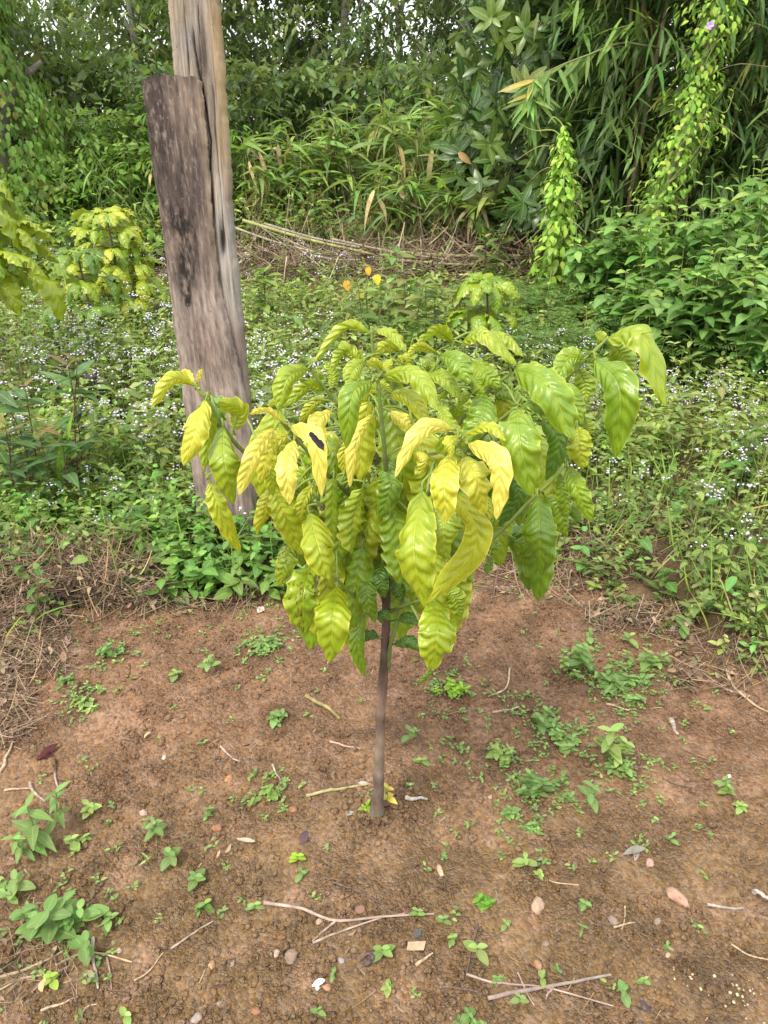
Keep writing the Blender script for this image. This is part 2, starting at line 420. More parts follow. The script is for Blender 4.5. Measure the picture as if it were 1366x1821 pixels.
# crumbs and clods of the same soil
phi = (1 + 5 ** .5) / 2
ICO_V = nrm(np.array([(-1, phi, 0), (1, phi, 0), (-1, -phi, 0), (1, -phi, 0), (0, -1, phi), (0, 1, phi), (0, -1, -phi), (0, 1, -phi), (phi, 0, -1), (phi, 0, 1), (-phi, 0, -1), (-phi, 0, 1)], float))
ICO_F = np.array([(0, 11, 5), (0, 5, 1), (0, 1, 7), (0, 7, 10), (0, 10, 11), (1, 5, 9), (5, 11, 4), (11, 10, 2), (10, 7, 6), (7, 1, 8), (3, 9, 4), (3, 4, 2), (3, 2, 6), (3, 6, 8), (3, 8, 9), (4, 9, 5), (2, 4, 11), (6, 2, 10), (8, 6, 7), (9, 8, 1)])
ICO_Q = np.concatenate([ICO_F, ICO_F[:, 2:]], 1)
def lumps(mb, P, r, c, squash=.75, rough=.28):
    n = len(P)
    rr = r[:, None] * (1 + rough * rng.uniform(-1, 1, (n, 12)))
    ax = rng.uniform(.75, 1.25, (n, 1, 3)); ax[..., 2] *= squash
    V = P[:, None] + ICO_V[None] * rr[..., None] * ax
    q = (np.arange(n) * 12)[:, None, None] + ICO_Q[None]
    mb.add(V, q, np.repeat(np.broadcast_to(c, (n, 3)), 12, 0))
n = 62000
y = .6 + 2.0 * rng.random(n) ** 1.35; x = rng.uniform(-1, 1, n) * (.25 + .52 * y)
keep = (beyond_edge(x, y) < .12) & (vn(x * 6, y * 6, 0, 31) + .6 * vn(x * 15, y * 15, 0, 32) + rng.normal(0, .35, n) > -.05)
x, y = x[keep], y[keep]
r = np.clip(np.exp(rng.normal(math.log(.0027), .45, len(x))), .0013, .014)
P = np.stack([x, y, H(x, y) + r * .3], 1); bigc = r > .0045
mb = MB(); lumps(mb, P[bigc], r[bigc], (0, 0, 0), .75, .34)
OCT_V = np.array([(1, 0, 0), (0, 1, 0), (-1, 0, 0), (0, -1, 0), (0, 0, 1.)])          # small crumbs: half buried, five corners
Ps, rs = P[~bigc], r[~bigc]; m_ = len(Ps); an = rng.uniform(0, 1.57, m_)
V = OCT_V[None] * rs[:, None, None] * rng.uniform(.7, 1.25, (m_, 5, 1))
V = np.stack([V[..., 0] * np.cos(an)[:, None] - V[..., 1] * np.sin(an)[:, None], V[..., 0] * np.sin(an)[:, None] + V[..., 1] * np.cos(an)[:, None], V[..., 2]], -1) + Ps[:, None]
mb.add(V, (np.arange(m_) * 5)[:, None, None] + np.array([(0, 1, 4, 4), (1, 2, 4, 4), (2, 3, 4, 4), (3, 0, 4, 4)])[None], (0, 0, 0))
an = rng.uniform(0, 6.28, 170); q = .02 + np.abs(rng.normal(0, .05, 170)); X_, Y_ = TX + np.cos(an) * q, TY + np.sin(an) * q; rr_ = rng.uniform(.003, .010, 170)
lumps(mb, np.stack([X_, Y_, H(X_, Y_) + rr_ * .3], 1), rr_, (0, 0, 0), .75, .34)
tag(mb.build('soil_crumbs', M_SOIL), 'small crumbs and clods scattered over the bare soil', kind='stuff')

# ------------------------------------------------------------------ the timber post
PY = 2.60
post = thing('timber_post', at(398, 985, PY + .03) * [1, 1, 0], 'tall weathered grey timber post with a dark board against it', 'post')
def edge_x(tab, py, Y):
    return at(np.interp(py, [p[1] for p in tab], [p[0] for p in tab]), py, Y)
def blob(s, t, s0, t0, ws, wt):
    return np.exp(-((s - s0) / ws) ** 2 - ((t - t0) / wt) ** 2)
def slab(name, ledge, redge, py0, py1, Y, thick, colour, relief, rows=240, cols=56, bulge=.004, topcut=None):
    """loft a rough-sawn slab between a left and a right edge; relief(s, py) shapes its face"""
    pys = np.linspace(py0, py1, rows)
    s = np.linspace(0, 1, cols)
    V, C = [], []
    for py in pys:
        a, b = edge_x(ledge, py, Y), edge_x(redge, py, Y)
        z = a[2]
        pf = a + (b - a) * s[:, None]
        pf[:, 0] += (.003 * vn(py * .05, 3.3, 0, 40) + .0022 * vn(py * .21, 7.3, 0, 46) + .004 * np.clip(vn(py * .09, 1.3, 0, 47) - .45, 0, 1)) * np.sign(1 - 2 * s) * np.abs(1 - 2 * s) ** 9
        pf[:, 1] = Y - relief(s, py) - bulge * (1 - (2 * s - 1) ** 8) + .012 * (np.abs(2 * s - 1) ** 10)
        if topcut is not None: pf[:, 2] += topcut(s) * (1 - (py - py0) / (py1 - py0)) ** 8
        else: pf[:, 2] = z
        bk = pf[::-1].copy(); bk[:, 1] = Y + thick
        V.append(np.vstack([pf, bk])); C.append(np.vstack([colour(s, py), colour(s[::-1], py)]))
    V, C = np.array(V), np.array(C); k = 2 * cols
    i = np.arange(rows * k).reshape(rows, k); j = np.roll(i, -1, 1)
    q = np.stack([i[:-1], i[1:], j[1:], j[:-1]], -1).reshape(-1, 4)
    m = MB(); m.add(V, q, C.reshape(-1, 3))
    for e, rev in ((0, False), (rows - 1, True)):                      # end grain
        ring = V[e]; a = np.arange(cols - 1)
        qq = np.stack([a, a + 1, k - 2 - a, k - 1 - a], 1)
        m.add(ring, qq[:, ::-1] if rev else qq, C[e] * .8)
    return m.build(name, M_POST, post)
TAN, GREY, PALE = np.array([.31, .245, .165]), np.array([.235, .20, .165]), np.array([.42, .38, .33])
BROWN, UMBER, MOULD_AND_SHADE = np.array([.125, .094, .075]), np.array([.058, .043, .038]), np.array([.024, .019, .017])
def lerp(a, b, t): return a + (b - a) * np.clip(np.asarray(t, float), 0, 1)[..., None]
CR1 = [(0, .52), (90, .50), (250, .72), (330, .60), (400, .62), (470, .75), (520, .82), (690, .96), (760, .98)]
def post_relief(s, py):
    r = .002 * vn(s * 14, py * .01, 0, 41) + .0015 * vn(s * 40, py * .02, 0, 42)
    for tab, w, d, lo, hi in ((CR1, .018, .014, 60, 330), ([(0, .36), (400, .30)], .012, .008, 20, 130), ([(0, .80), (400, .86)], .015, .008, 150, 420),
                              ([(0, .66), (120, .60), (400, .66)], .012, .007, 0, 190)):
        c = np.interp(py, [t[0] for t in tab], [t[1] for t in tab]) + .02 * vn(py * .03, 1.7, 0, 43)
        g = sstep(lo - 30, lo + 20, py) * (1 - sstep(hi - 20, hi + 40, py))
        r = r - d * g * np.exp(-((s - c) / w) ** 2)
    r = r - .016 * blob(s, py, .80, 425, .05, 30) - .010 * blob(s, py, .66, 360, .05, 60) + .010 * blob(s, py, .76, 370, .10, 70)
    return r
def fbm(s, py, a, b, sd):
    return vn(s * a, py * b, 0, sd) * .5 + vn(s * a * 2.3, py * b * 2.3, 0, sd + 1) * .3 + vn(s * a * 5, py * b * 5, 0, sd + 2) * .25
def post_colour(s, py):
    c = lerp(GREY, TAN, .5 + .5 * vn(s * 5, py * .006, 0, 44))
    c = lerp(c, np.array([.42, .29, .13]), sstep(.80, .98, s) * (1 - sstep(330, 520, py)) * .8)
    c = lerp(c, PALE, .8 * sstep(200, 420, py) * sstep(.55, .75, s) * (1 - sstep(560, 720, py)) + .25 * vn(s * 20, py * .02, 0, 45))
    c = lerp(c, np.array([.22, .20, .19]), .8 * blob(s, py, .38, 75, .22, 35))
    c = lerp(c, UMBER, .75 * blob(s, py, .62, 110, .10, 45) + .6 * blob(s, py, .70, 60, .05, 60) + .9 * blob(s, py, .60, 240, .09, 60))
    c = lerp(c, MOULD_AND_SHADE, .8 * blob(s, py, .80, 425, .05, 30))
    c = lerp(c, np.array([.25, .19, .155]), sstep(520, 640, py))
    c = lerp(c, MOULD_AND_SHADE, np.clip(-post_relief(s, py) * 160 - .35, 0, .9))  # shade of cracks and pits painted into the colour by relief depth
    c = c * np.clip(1 + .55 * fbm(s, py, 22, .012, 140), .35, 1.6)[:, None]
    return c
P_L = [(295, -160), (297, 0), (309, 140), (322, 300), (345, 560), (362, 760), (378, 1000)]
P_R = [(372, -160), (381, 0), (390, 100), (398, 230), (409, 400), (424, 560), (438, 700), (448, 820), (458, 1000)]
slab('timber', P_L, P_R, -160, 1000, PY, .09, post_colour, post_relief, 210)
B_L = [(248, 140), (262, 230), (282, 380), (304, 540), (318, 660), (328, 740), (345, 870), (356, 1000)]
B_R = [(357, 140), (366, 260), (378, 400), (388, 500), (410, 600), (435, 697), (444, 780), (449, 870), (455, 1000)]
def board_relief(s, py):
    r = .002 * vn(s * 6, py * .008, 0, 51) + .001 * vn(s * 30, py * .03, 0, 52)
    r = r - .006 * sstep(.9, 1.0, s) - .004 * blob(s, py, .84, 470, .03, 40)
    return r
def board_colour(s, py):
    w = .5 + .5 * vn(s * 4, py * .012, 0, 53); f = 1.3 * fbm(s, py, 9, .045, 54)
    c = lerp(BROWN, np.array([.185, .135, .105]), w)
    c = lerp(c, UMBER, .95 * sstep(.55, .30, s) * (1 - sstep(260, 420, py)) + .45 * f)
    c = lerp(c, UMBER, .8 * blob(s, py, .55, 330, .5, 60))
    c = lerp(c, np.array([.30, .24, .20]), sstep(400, 560, py) * (.85 + .35 * f))
    c = lerp(c, MOULD_AND_SHADE, (1.25 * blob(s, py, .40, 400, .33, 45) + 1.3 * blob(s, py, .42, 470, .22, 40) + 1.4 * blob(s, py, .33, 525, .10, 28)) * np.clip(.75 + 1.2 * f, 0, 1))
    c = lerp(c, np.array([.16, .095, .075]), .5 * blob(s, py, .55, 625, .25, 55) + .25 * sstep(760, 860, py))
    c = lerp(c, np.array([.40, .30, .20]), .7 * sstep(.88, .97, s) * (1 - sstep(380, 560, py)))
    c = lerp(c, MOULD_AND_SHADE, .9 * blob(s, py, .30, 608, .015, 3))
    c = lerp(c, np.array([.34, .27, .22]), .5 * np.clip(2.2 * fbm(s, py, 26, .07, 150) - .5, 0, 1))
    return c * np.clip(1 + .8 * fbm(s, py, 20, .03, 160), .35, 1.7)[:, None]
slab('front_board', B_L, B_R, 141, 1000, PY - .035, .030, board_colour, board_relief, 200,
     topcut=lambda s: .012 * np.sin(np.pi * np.clip(s * 1.1, 0, 1)) + .006 * vn(s * 14, .5, 0, 55) + .004 * vn(s * 37, .5, 0, 56))
slab('back_board', [(375, 100), (392, 240), (405, 420), (420, 700), (440, 1000)], [(392, 100), (404, 240), (416, 388), (430, 700), (450, 1000)], 120, 1000, PY + .11, .02,
     lambda s, py: lerp(np.array([.24, .16, .07]), UMBER, .25 + .6 * sstep(250, 360, py) + 0 * s), lambda s, py: .002 * vn(s * 9, py * .02, 0, 61), 90, 14)

# charred stump among the flowers
o = G(172, 752); st = thing('charred_stump', o, 'small charred black stump half hidden among white flowers', 'stump')
b0 = at(172, 752, o[1]); mb = MB()
for (xa, ya), (xb, yb), w in (((163, 775), (158, 668), .050), ((178, 775), (178, 684), .044), ((190, 770), (190, 698), .026)):
    p0, p1 = at(xa, ya, o[1] + .02 * random.uniform(-1, 1)), at(xb, yb, o[1])
    pts = curve([p0, (p0 + p1) / 2 + [.006, 0, 0], p1], 14)
    tube(mb, pts, np.linspace(w * 1.1, w * .75, 14), vary(np.array([.045, .036, .032]), 14, .25), 12, True, .18)
mb.build('wood', M_BARK, st)

# ------------------------------------------------------------------ the coffee plant in front
CROPS = {1: (250, 640, 4.553), 2: (470, 570, 5.464), 3: (650, 570, 4.553), 4: (850, 570, 3.903), 5: (440, 800, 4.336), 6: (620, 780, 4.139)}
BASE = G(669, 1447)
Y0 = float(BASE[1])
plant = thing('coffee_plant', BASE, 'young coffee plant with drooping yellow green leaves on bare soil', 'coffee plant')
def coffee_leaf(mid, nvec, W, hue, blot, seed, NU=46, NV=8, cup=.35, wave=1.0, Wl=None, Wr=None):
    """midrib path (k,3), facing vectors (k,3), width: a quilted blade with wavy margins"""
    u = np.linspace(0, 1, NU); mp = curve(mid, NU)
    seg = np.linalg.norm(np.diff(mp, axis=0), axis=1); L = seg.sum()
    t = nrm(np.gradient(mp, axis=0))
    N = np.array([np.interp(u, np.linspace(0, 1, len(nvec)), np.asarray(nvec)[:, k]) for k in range(3)]).T
    S = nrm(np.cross(N, t)); N = np.cross(t, S)
    r_ = np.random.default_rng(int(seed * 1e6) + 3)
    tw = r_.uniform(-.55, .55) * (u - .35) + .18 * np.sin(u * r_.uniform(4, 9) + r_.uniform(0, 6))      # the blade twists along its length
    S, N = S * np.cos(tw)[:, None] + N * np.sin(tw)[:, None], N * np.cos(tw)[:, None] - S * np.sin(tw)[:, None]
    cl, cr_ = cup * r_.uniform(.2, 1.9), cup * r_.uniform(.2, 1.9)
    w = np.sin(np.pi * np.clip(u, 0, 1) ** .98) ** .54
    w = w * (1 - .32 * sstep(.82, 1.0, u)); w = np.maximum(w, .012)
    ph = r_.uniform(0, 6.28, 8); fq = r_.uniform(4.0, 10.5, 4); qa = r_.uniform(.016, .040)
    v = np.linspace(-1, 1, NV + 1)
    V = np.zeros((NU, NV + 1, 3))
    for j, vv in enumerate(v):
        a = abs(vv); k = 0 if vv < 0 else 2
        side = (Wl if vv < 0 else Wr) or W
        wav = (np.sin(fq[k] * 2 * u * 2.2 + ph[k]) + .8 * np.sin(fq[k + 1] * 3.4 * u + ph[k + 1])) * .078 * W * a ** 2.2 * wave * np.sin(np.pi * u) ** .5
        tt = u * (7.5 + 3 * seed) - a * 1.35
        quilt = qa * W * (.5 - .5 * np.cos(2 * np.pi * tt)) * np.sin(np.pi * a) ** .6 * (np.sin(np.pi * u) ** .5)
        cupz = -(cl if vv < 0 else cr_) * W * .5 * w * (a ** 1.7) + .06 * W * w * math.sin(math.pi * min(1, a * 1.2))
        outl = 1 + .05 * np.sin(fq[k] * 4.1 * u + ph[k + 4])
        V[:, j] = mp + S * (np.sign(vv) * a * side * .5 * w * outl * (1 - .12 * cup * a))[:, None] + N * (cupz + wav + quilt)[:, None]
    i = np.arange(NU * (NV + 1)).reshape(NU, NV + 1)
    q = np.stack([i[:-1, :-1], i[1:, :-1], i[1:, 1:], i[:-1, 1:]], -1)
    uv = np.stack(np.broadcast_arrays(u[:, None], v[None, :]), -1).reshape(-1, 2)
    mb = MB(); mb.add(V, q, (hue, blot, seed), uv)
    # petiole
    pt = [mp[0] - t[0] * .018 - N[0] * .002, mp[0] - t[0] * .006, mp[0] + t[0] * .01, mp[0] + t[0] * L * .5]
    tube(mb, curve(pt, 8) - N[0] * .0008, np.linspace(.0022, .0006, 8), (np.clip(hue - .2, 0, 1), 0, seed), 5, False)
    return mb

# crop, base, mid, tip (crop pixels), width, depth at base / mid / tip against the stem, hue, roll, blotches
LV = [
 (1,(415,205),(255,165),(90,400),95,-.16,-.20,-.22,.72,48,0), (1,(430,180),(375,110),(322,95),62,-.15,-.13,-.12,.80,30,0), (1,(452,190),(470,130),(502,75),48,-.16,-.17,-.18,.9,25,.1),
 (1,(525,325),(450,560),(350,855),225,-.17,-.23,-.24,.74,-8,.18), (1,(560,345),(560,560),(512,905),130,-.12,-.11,-.12,.52,20,0), (1,(748,565),(800,430),(630,340),165,-.10,-.09,-.13,.66,10,.15),
 (1,(668,540),(680,820),(752,1172),280,-.16,-.24,-.23,.44,4,.12), (1,(565,990),(640,1210),(810,1562),150,-.13,-.15,-.13,.66,22,.22),
 (1,(1088,562),(925,770),(795,1092),170,-.20,-.27,-.28,.97,24,.34), (1,(1192,602),(1040,740),(965,1002),150,-.19,-.22,-.22,.84,18,.1), (1,(1100,760),(1055,900),(1075,1102),130,-.14,-.15,-.14,.56,5,.1),
 (1,(1242,650),(1185,870),(1207,1172),185,-.21,-.29,-.30,.92,-5,.12), (1,(1132,490),(1020,415),(880,437),52,-.20,-.21,-.23,.97,45,.1),
 (1,(1045,1050),(1000,1220),(945,1420),140,-.08,-.09,-.08,.70,10,.35), (1,(1075,1030),(1170,1260),(1300,1580),225,-.12,-.13,-.11,.62,8,.08),
 (2,(1010,122),(790,85),(495,400),95,.06,.05,.02,.58,50,0), (2,(1090,95),(1235,110),(1390,300),92,.06,.05,.03,.58,50,0), (2,(920,390),(780,300),(668,465),115,.02,.02,.0,.50,40,0),
 (2,(975,400),(930,340),(890,285),72,.03,.04,.04,.6,20,0), (2,(1305,300),(1180,258),(1028,392),115,.05,.03,.0,.66,38,0), (2,(1150,490),(1080,420),(1000,405),105,-.12,-.13,-.14,.68,20,0),
 (2,(1150,490),(1200,420),(1232,368),92,-.12,-.11,-.10,.72,10,0), (2,(965,400),(870,480),(800,640),195,-.02,-.05,-.07,.56,10,0), (2,(1045,595),(860,720),(800,1245),255,-.14,-.24,-.25,.36,4,0),
 (2,(425,468),(230,560),(130,862),235,-.05,-.12,-.14,.54,8,0), (2,(600,680),(420,640),(205,835),135,-.02,-.03,-.04,.48,30,0), (2,(200,850),(120,800),(40,830),95,.0,.0,.0,.56,10,0),
 (2,(650,655),(665,520),(590,398),125,.0,.01,.02,.48,5,0), (2,(478,498),(530,520),(582,572),95,-.03,-.03,-.02,.46,10,0), (2,(605,748),(460,830),(350,1012),122,.03,.02,.02,.66,20,0),
 (2,(655,880),(520,980),(580,1215),195,-.04,-.08,-.10,.92,6,0), (2,(255,1040),(480,1140),(560,1710),215,-.20,-.29,-.30,1.0,-10,.12), (2,(1055,918),(900,1180),(830,1622),155,-.08,-.13,-.14,.9,30,0),
 (2,(885,1080),(775,1300),(780,1492),125,-.06,-.08,-.08,.78,10,.08), (2,(1085,1118),(985,1280),(1030,1602),105,-.05,-.06,-.05,.56,25,0), (2,(905,1150),(900,1400),(935,1680),205,.04,.04,.05,.30,0,0),
 (2,(600,1130),(690,1330),(690,1690),185,.0,-.03,-.03,.42,-8,0), (2,(1090,612),(1160,640),(1235,705),105,-.08,-.07,-.06,.58,15,0), (2,(1100,645),(980,740),(895,905),155,-.03,-.04,-.04,.54,10,0),
 (2,(1240,690),(1160,800),(1150,960),140,.04,.05,.05,.5,0,0), (2,(1000,960),(1080,1000),(1150,1080),120,.03,.04,.05,.45,10,0),
 (3,(700,172),(580,85),(408,205),115,.06,.04,.0,.58,42,0), (3,(780,182),(960,105),(1222,352),150,.05,.0,-.03,.52,36,0), (3,(990,130),(1130,120),(1282,292),140,.08,.07,.05,.46,30,0),
 (3,(572,262),(430,215),(338,292),75,.03,.0,-.02,.68,35,0), (3,(608,278),(740,340),(842,512),215,-.02,-.08,-.10,.36,4,0), (3,(868,328),(960,420),(1092,545),175,.02,-.01,-.02,.40,8,0),
 (3,(850,430),(900,500),(962,592),135,.0,-.02,-.03,.44,10,0), (3,(140,462),(390,420),(592,735),180,-.12,-.20,-.24,.46,16,0), (3,(200,588),(370,630),(522,852),155,-.10,-.15,-.17,.60,14,0),
 (3,(470,440),(640,465),(782,645),125,.0,-.03,-.04,.45,28,0), (3,(600,680),(650,800),(782,905),125,-.04,-.08,-.10,.5,18,0), (3,(968,580),(945,760),(800,992),265,-.02,-.09,-.11,.32,0,0),
 (3,(795,935),(990,850),(1142,972),95,-.24,-.28,-.30,.68,32,0), (3,(702,888),(470,880),(238,1272),140,-.24,-.30,-.33,1.0,28,0), (3,(762,948),(690,970),(692,1105),112,-.25,-.30,-.31,.68,5,0),
 (3,(830,1000),(1080,1140),(1060,1612),200,-.25,-.33,-.34,1.0,-12,0), (3,(685,1085),(640,1300),(650,1645),245,-.27,-.37,-.38,.76,0,.05), (3,(790,1108),(900,1290),(960,1562),275,-.22,-.26,-.25,.74,5,.24),
 (3,(200,738),(330,820),(442,935),125,-.02,-.04,-.04,.84,20,0), (3,(412,1060),(480,1130),(448,1272),105,-.10,-.12,-.12,.82,15,0), (3,(330,1150),(375,1280),(330,1405),145,.04,.03,.03,.42,5,0),
 (3,(1242,702),(1150,610),(1038,562),175,.06,.06,.06,.28,8,0), (3,(1180,1260),(1235,1440),(1080,1670),150,.04,.04,.05,.10,5,0), (3,(700,560),(640,570),(578,642),105,.10,.10,.10,.5,10,0),
 (3,(850,600),(800,620),(758,692),95,.10,.10,.10,.5,10,0), (3,(250,330),(330,290),(360,390),110,.02,.0,.0,.6,15,0), (3,(420,400),(500,350),(600,370),100,.04,.03,.02,.5,30,0), (3,(140,600),(60,560),(10,610),110,-.06,-.06,-.06,.6,20,0),
 (3,(600,960),(560,1020),(540,1120),120,.05,.05,.06,.35,0,0), (3,(250,1090),(200,1000),(60,960),120,.1,.1,.12,.3,0,0),
 (4,(272,615),(290,820),(385,1228),300,-.16,-.26,-.27,.38,0,0), (4,(250,332),(490,460),(660,822),265,-.02,-.10,-.13,.37,12,0), (4,(602,432),(665,560),(722,722),155,.02,-.01,-.02,.36,-5,0),
 (4,(300,592),(490,610),(612,802),130,-.06,-.08,-.08,.30,15,0), (4,(690,742),(705,860),(728,1032),185,-.02,-.05,-.05,.58,0,0), (4,(620,1015),(690,1180),(792,1397),155,-.02,-.08,-.09,.38,-5,.05),
 (4,(415,1222),(430,1470),(442,1775),280,-.04,-.12,-.11,.27,0,.42), (4,(470,1220),(570,1330),(622,1502),170,.0,-.01,.0,.30,5,0), (4,(570,1068),(600,1200),(632,1362),100,-.01,-.02,-.02,.38,15,.1),
 (4,(898,130),(1140,100),(1305,592),180,.10,.04,.0,.46,34,0), (4,(815,270),(985,480),(955,950),265,.06,-.03,-.03,.27,-6,0), (4,(930,150),(1000,230),(1072,362),195,.11,.12,.11,.44,10,0),
 (4,(732,270),(630,270),(538,422),170,.08,.07,.04,.42,10,0), (4,(700,340),(745,440),(752,562),145,.10,.10,.09,.46,5,0), (4,(882,148),(850,115),(812,90),82,.11,.12,.13,.5,20,0), (4,(830,272),(790,250),(748,228),85,.1,.11,.12,.44,15,0),
 (4,(450,680),(565,850),(470,1112),155,.04,.03,.03,.12,5,0), (4,(40,1530),(100,1540),(152,1592),105,.02,.03,.03,.30,5,.05), (4,(92,1640),(80,1700),(60,1762),75,.03,.03,.03,.30,10,.2),
 (4,(640,1285),(680,1330),(712,1392),115,.03,.03,.03,.24,5,0), (4,(740,682),(765,740),(772,802),95,.02,.02,.02,.4,10,0), (4,(290,640),(220,560),(120,520),150,.04,.05,.05,.3,10,0),
 (5,(362,718),(300,850),(240,1052),175,-.06,-.10,-.10,.55,5,.72), (5,(370,750),(410,820),(420,902),115,-.04,-.05,-.05,.45,5,.1), (5,(478,488),(545,740),(632,1005),280,-.14,-.22,-.23,.58,-6,.30),
 (5,(502,898),(430,1110),(440,1432),295,-.12,-.20,-.19,.46,5,.82), (5,(690,1060),(660,1290),(632,1642),295,-.12,-.22,-.22,.58,0,.34), (5,(760,858),(785,1040),(740,1222),205,.02,.02,.03,.28,0,0),
 (5,(792,500),(700,550),(620,692),155,.02,.01,.01,.48,10,.1), (5,(800,280),(835,420),(910,622),155,-.01,-.03,-.03,.5,10,0), (5,(932,938),(925,1120),(985,1332),165,-.05,-.09,-.09,.28,0,0),
 (5,(1042,868),(1025,1000),(1060,1142),145,-.03,-.07,-.07,.16,0,.1), (5,(892,1260),(845,1500),(912,1752),130,-.02,-.04,-.03,.34,18,0), (5,(490,160),(400,240),(350,402),185,-.05,-.07,-.07,.58,10,0),
 (5,(502,268),(425,430),(390,592),132,-.08,-.11,-.11,.66,12,.15), (5,(622,400),(600,520),(590,652),92,-.03,-.03,-.03,.62,10,.1), (5,(1002,640),(950,710),(920,792),112,.05,.05,.05,.2,5,0),
 (5,(760,600),(850,690),(872,832),165,.10,.10,.10,.12,5,0), (5,(592,330),(585,480),(575,622),46,-.12,-.13,-.13,.5,25,2.0), (5,(650,930),(700,1000),(560,1110),120,.0,.0,.0,.35,10,.3),
 (5,(760,700),(740,760),(810,900),110,.0,-.01,-.01,.5,10,.55), (5,(430,600),(390,680),(400,760),120,-.02,-.03,-.03,.55,5,0),
 (6,(545,382),(480,800),(550,1242),330,-.26,-.36,-.36,.52,-18,.26), (6,(702,420),(700,650),(716,888),305,-.22,-.28,-.28,.52,0,0), (6,(800,402),(945,760),(580,1212),225,-.20,-.22,-.20,.68,6,.06),
 (6,(660,870),(655,950),(640,1032),115,-.05,-.05,-.05,.2,5,0), (6,(640,1200),(655,1420),(610,1702),295,-.14,-.24,-.24,.52,4,.50), (6,(720,1110),(795,1190),(832,1322),155,-.10,-.10,-.09,.46,5,.1),
 (6,(280,132),(310,340),(230,592),190,-.06,-.11,-.11,.25,0,0), (6,(1000,400),(1025,520),(960,642),115,-.20,-.21,-.21,.72,10,.1), (6,(600,1695),(570,1760),(520,1812),50,-.18,-.18,-.17,.22,30,.3),
 (6,(320,1040),(370,1110),(400,1202),125,-.02,-.03,-.03,.15,5,.1), (6,(205,1290),(255,1285),(312,1335),82,-.05,-.06,-.06,.07,20,0), (6,(350,1332),(440,1310),(535,1372),112,-.02,-.03,-.04,.07,15,0),
 (6,(222,1470),(160,1450),(90,1502),82,-.01,-.02,-.02,.06,20,0), (6,(330,1512),(430,1480),(545,1562),112,-.01,-.03,-.04,.06,15,0),
]
def cpt(crop, p, dY):
    x0, y0, k = CROPS[crop]
    return at(x0 + p[0] / k, y0 + p[1] / k, Y0 + dY)
BR = [  # branch paths: photo pixels and depth against the stem
 ('stem', [(669, 1470, 0), (676, 1330, 0), (680, 1210, 0), (686, 1060, .0), (690, 950, .02), (698, 850, .02), (701, 720, .03), (697, 640, .04)], .0125, .005),
 ('branch', [(689, 965, .02), (560, 900, -.06), (430, 800, -.12), (375, 722, -.155), (347, 685, -.16)], .0048, .0024),
 ('branch', [(690, 935, .02), (600, 860, -.08), (545, 800, -.16), (500, 749, -.19)], .0045, .0024),
 ('branch', [(698, 850, .02), (640, 770, 0), (592, 709, -.02), (556, 662, -.04)], .0042, .0022),
 ('branch', [(692, 920, .02), (688, 860, -.07), (684, 800, -.11), (677, 730, -.12), (672, 672, -.125)], .0045, .0026),
 ('branch', [(700, 720, .03), (676, 665, .05), (664, 628, .06), (661, 592, .06)], .004, .002),
 ('branch', [(698, 820, .02), (770, 700, .05), (800, 630, .06), (808, 604, .06)], .0045, .0022),
 ('branch', [(697, 800, .02), (750, 690, .0), (782, 640, -.01)], .004, .0022),
 ('branch', [(694, 900, .02), (800, 770, .0), (871, 695, 0), (908, 664, -.01)], .0046, .0024),
 ('branch', [(692, 940, .02), (850, 830, .05), (1004, 677, .08), (1078, 604, .10)], .005, .0026),
 ('branch', [(688, 1010, .01), (847, 975, -.0), (948, 886, -.02), (1005, 830, -.02)], .0045, .0022),
 ('branch', [(691, 965, .02), (760, 880, -.16), (800, 810, -.23), (815, 785, -.245)], .005, .003),
 ('branch', [(690, 930, .02), (830, 800, -.08), (905, 735, -.15), (918, 725, -.16)], .0042, .0022),
 ('branch', [(686, 1110, 0), (640, 1070, -.06), (592, 1023, -.12)], .004, .0022),
 ('branch', [(688, 990, .02), (620, 930, -.07), (560, 890, -.14)], .004, .0022),
 ('branch', [(687, 1090, 0), (740, 1070, -.10), (772, 1068, -.14)], .004, .0022),
 ('branch', [(691, 1190, 0), (694, 1150, -.01), (713, 1079, -.02), (716, 1050, -.02)], .0045, .0035),
]
paths = []; bmesh_list = []
for nm, pts, r0, r1 in BR:
    P = curve([at(a, b, Y0 + c) for a, b, c in pts], 26 if nm != 'stem' else 60)
    if nm == 'stem': P[:, 0] += .0035 * vn(P[:, 2] * 9, .4, 0, 72) + .0018 * vn(P[:, 2] * 26, .4, 0, 73); P[:, 1] += .003 * vn(P[:, 2] * 9, 5.4, 0, 74)
    paths.append(P)
    m_ = MB()
    rad = np.linspace(r0, r1, len(P))
    if nm == 'stem':
        rad = np.interp(P[:, 2], [P[0, 2], P[0, 2] + .035, P[0, 2] + .08, P[0, 2] + .3, P[-1, 2]], [.027, .0185, .0130, .0108, .0045]) * (1 + .05 * vn(P[:, 2] * 60, 0, 0, 71))
        g = (P[:, 2] - P[0, 2])
        c = lerp(np.array([.175, .13, .095]), np.array([.125, .080, .060]), sstep(.20, .48, g)); c = lerp(c, np.array([.16, .20, .05]), sstep(.75, .95, g))
        tube(m_, P, rad, vary(c, len(P), .22, .04), 14, True, .09)
    else:
        s = np.linspace(0, 1, len(P)); c = lerp(np.array([.11, .13, .045]), np.array([.19, .27, .06]), s)
        nodes = 1 + .35 * np.exp(-((s * 6 % 1 - .5) / .12) ** 2)
        tube(m_, P, rad * nodes, vary(c, len(P), .08, .03), 8, True, .04)
    bmesh_list.append((nm, m_))
allp = np.concatenate(paths); owner = np.concatenate([np.full(len(p), k) for k, p in enumerate(paths)])
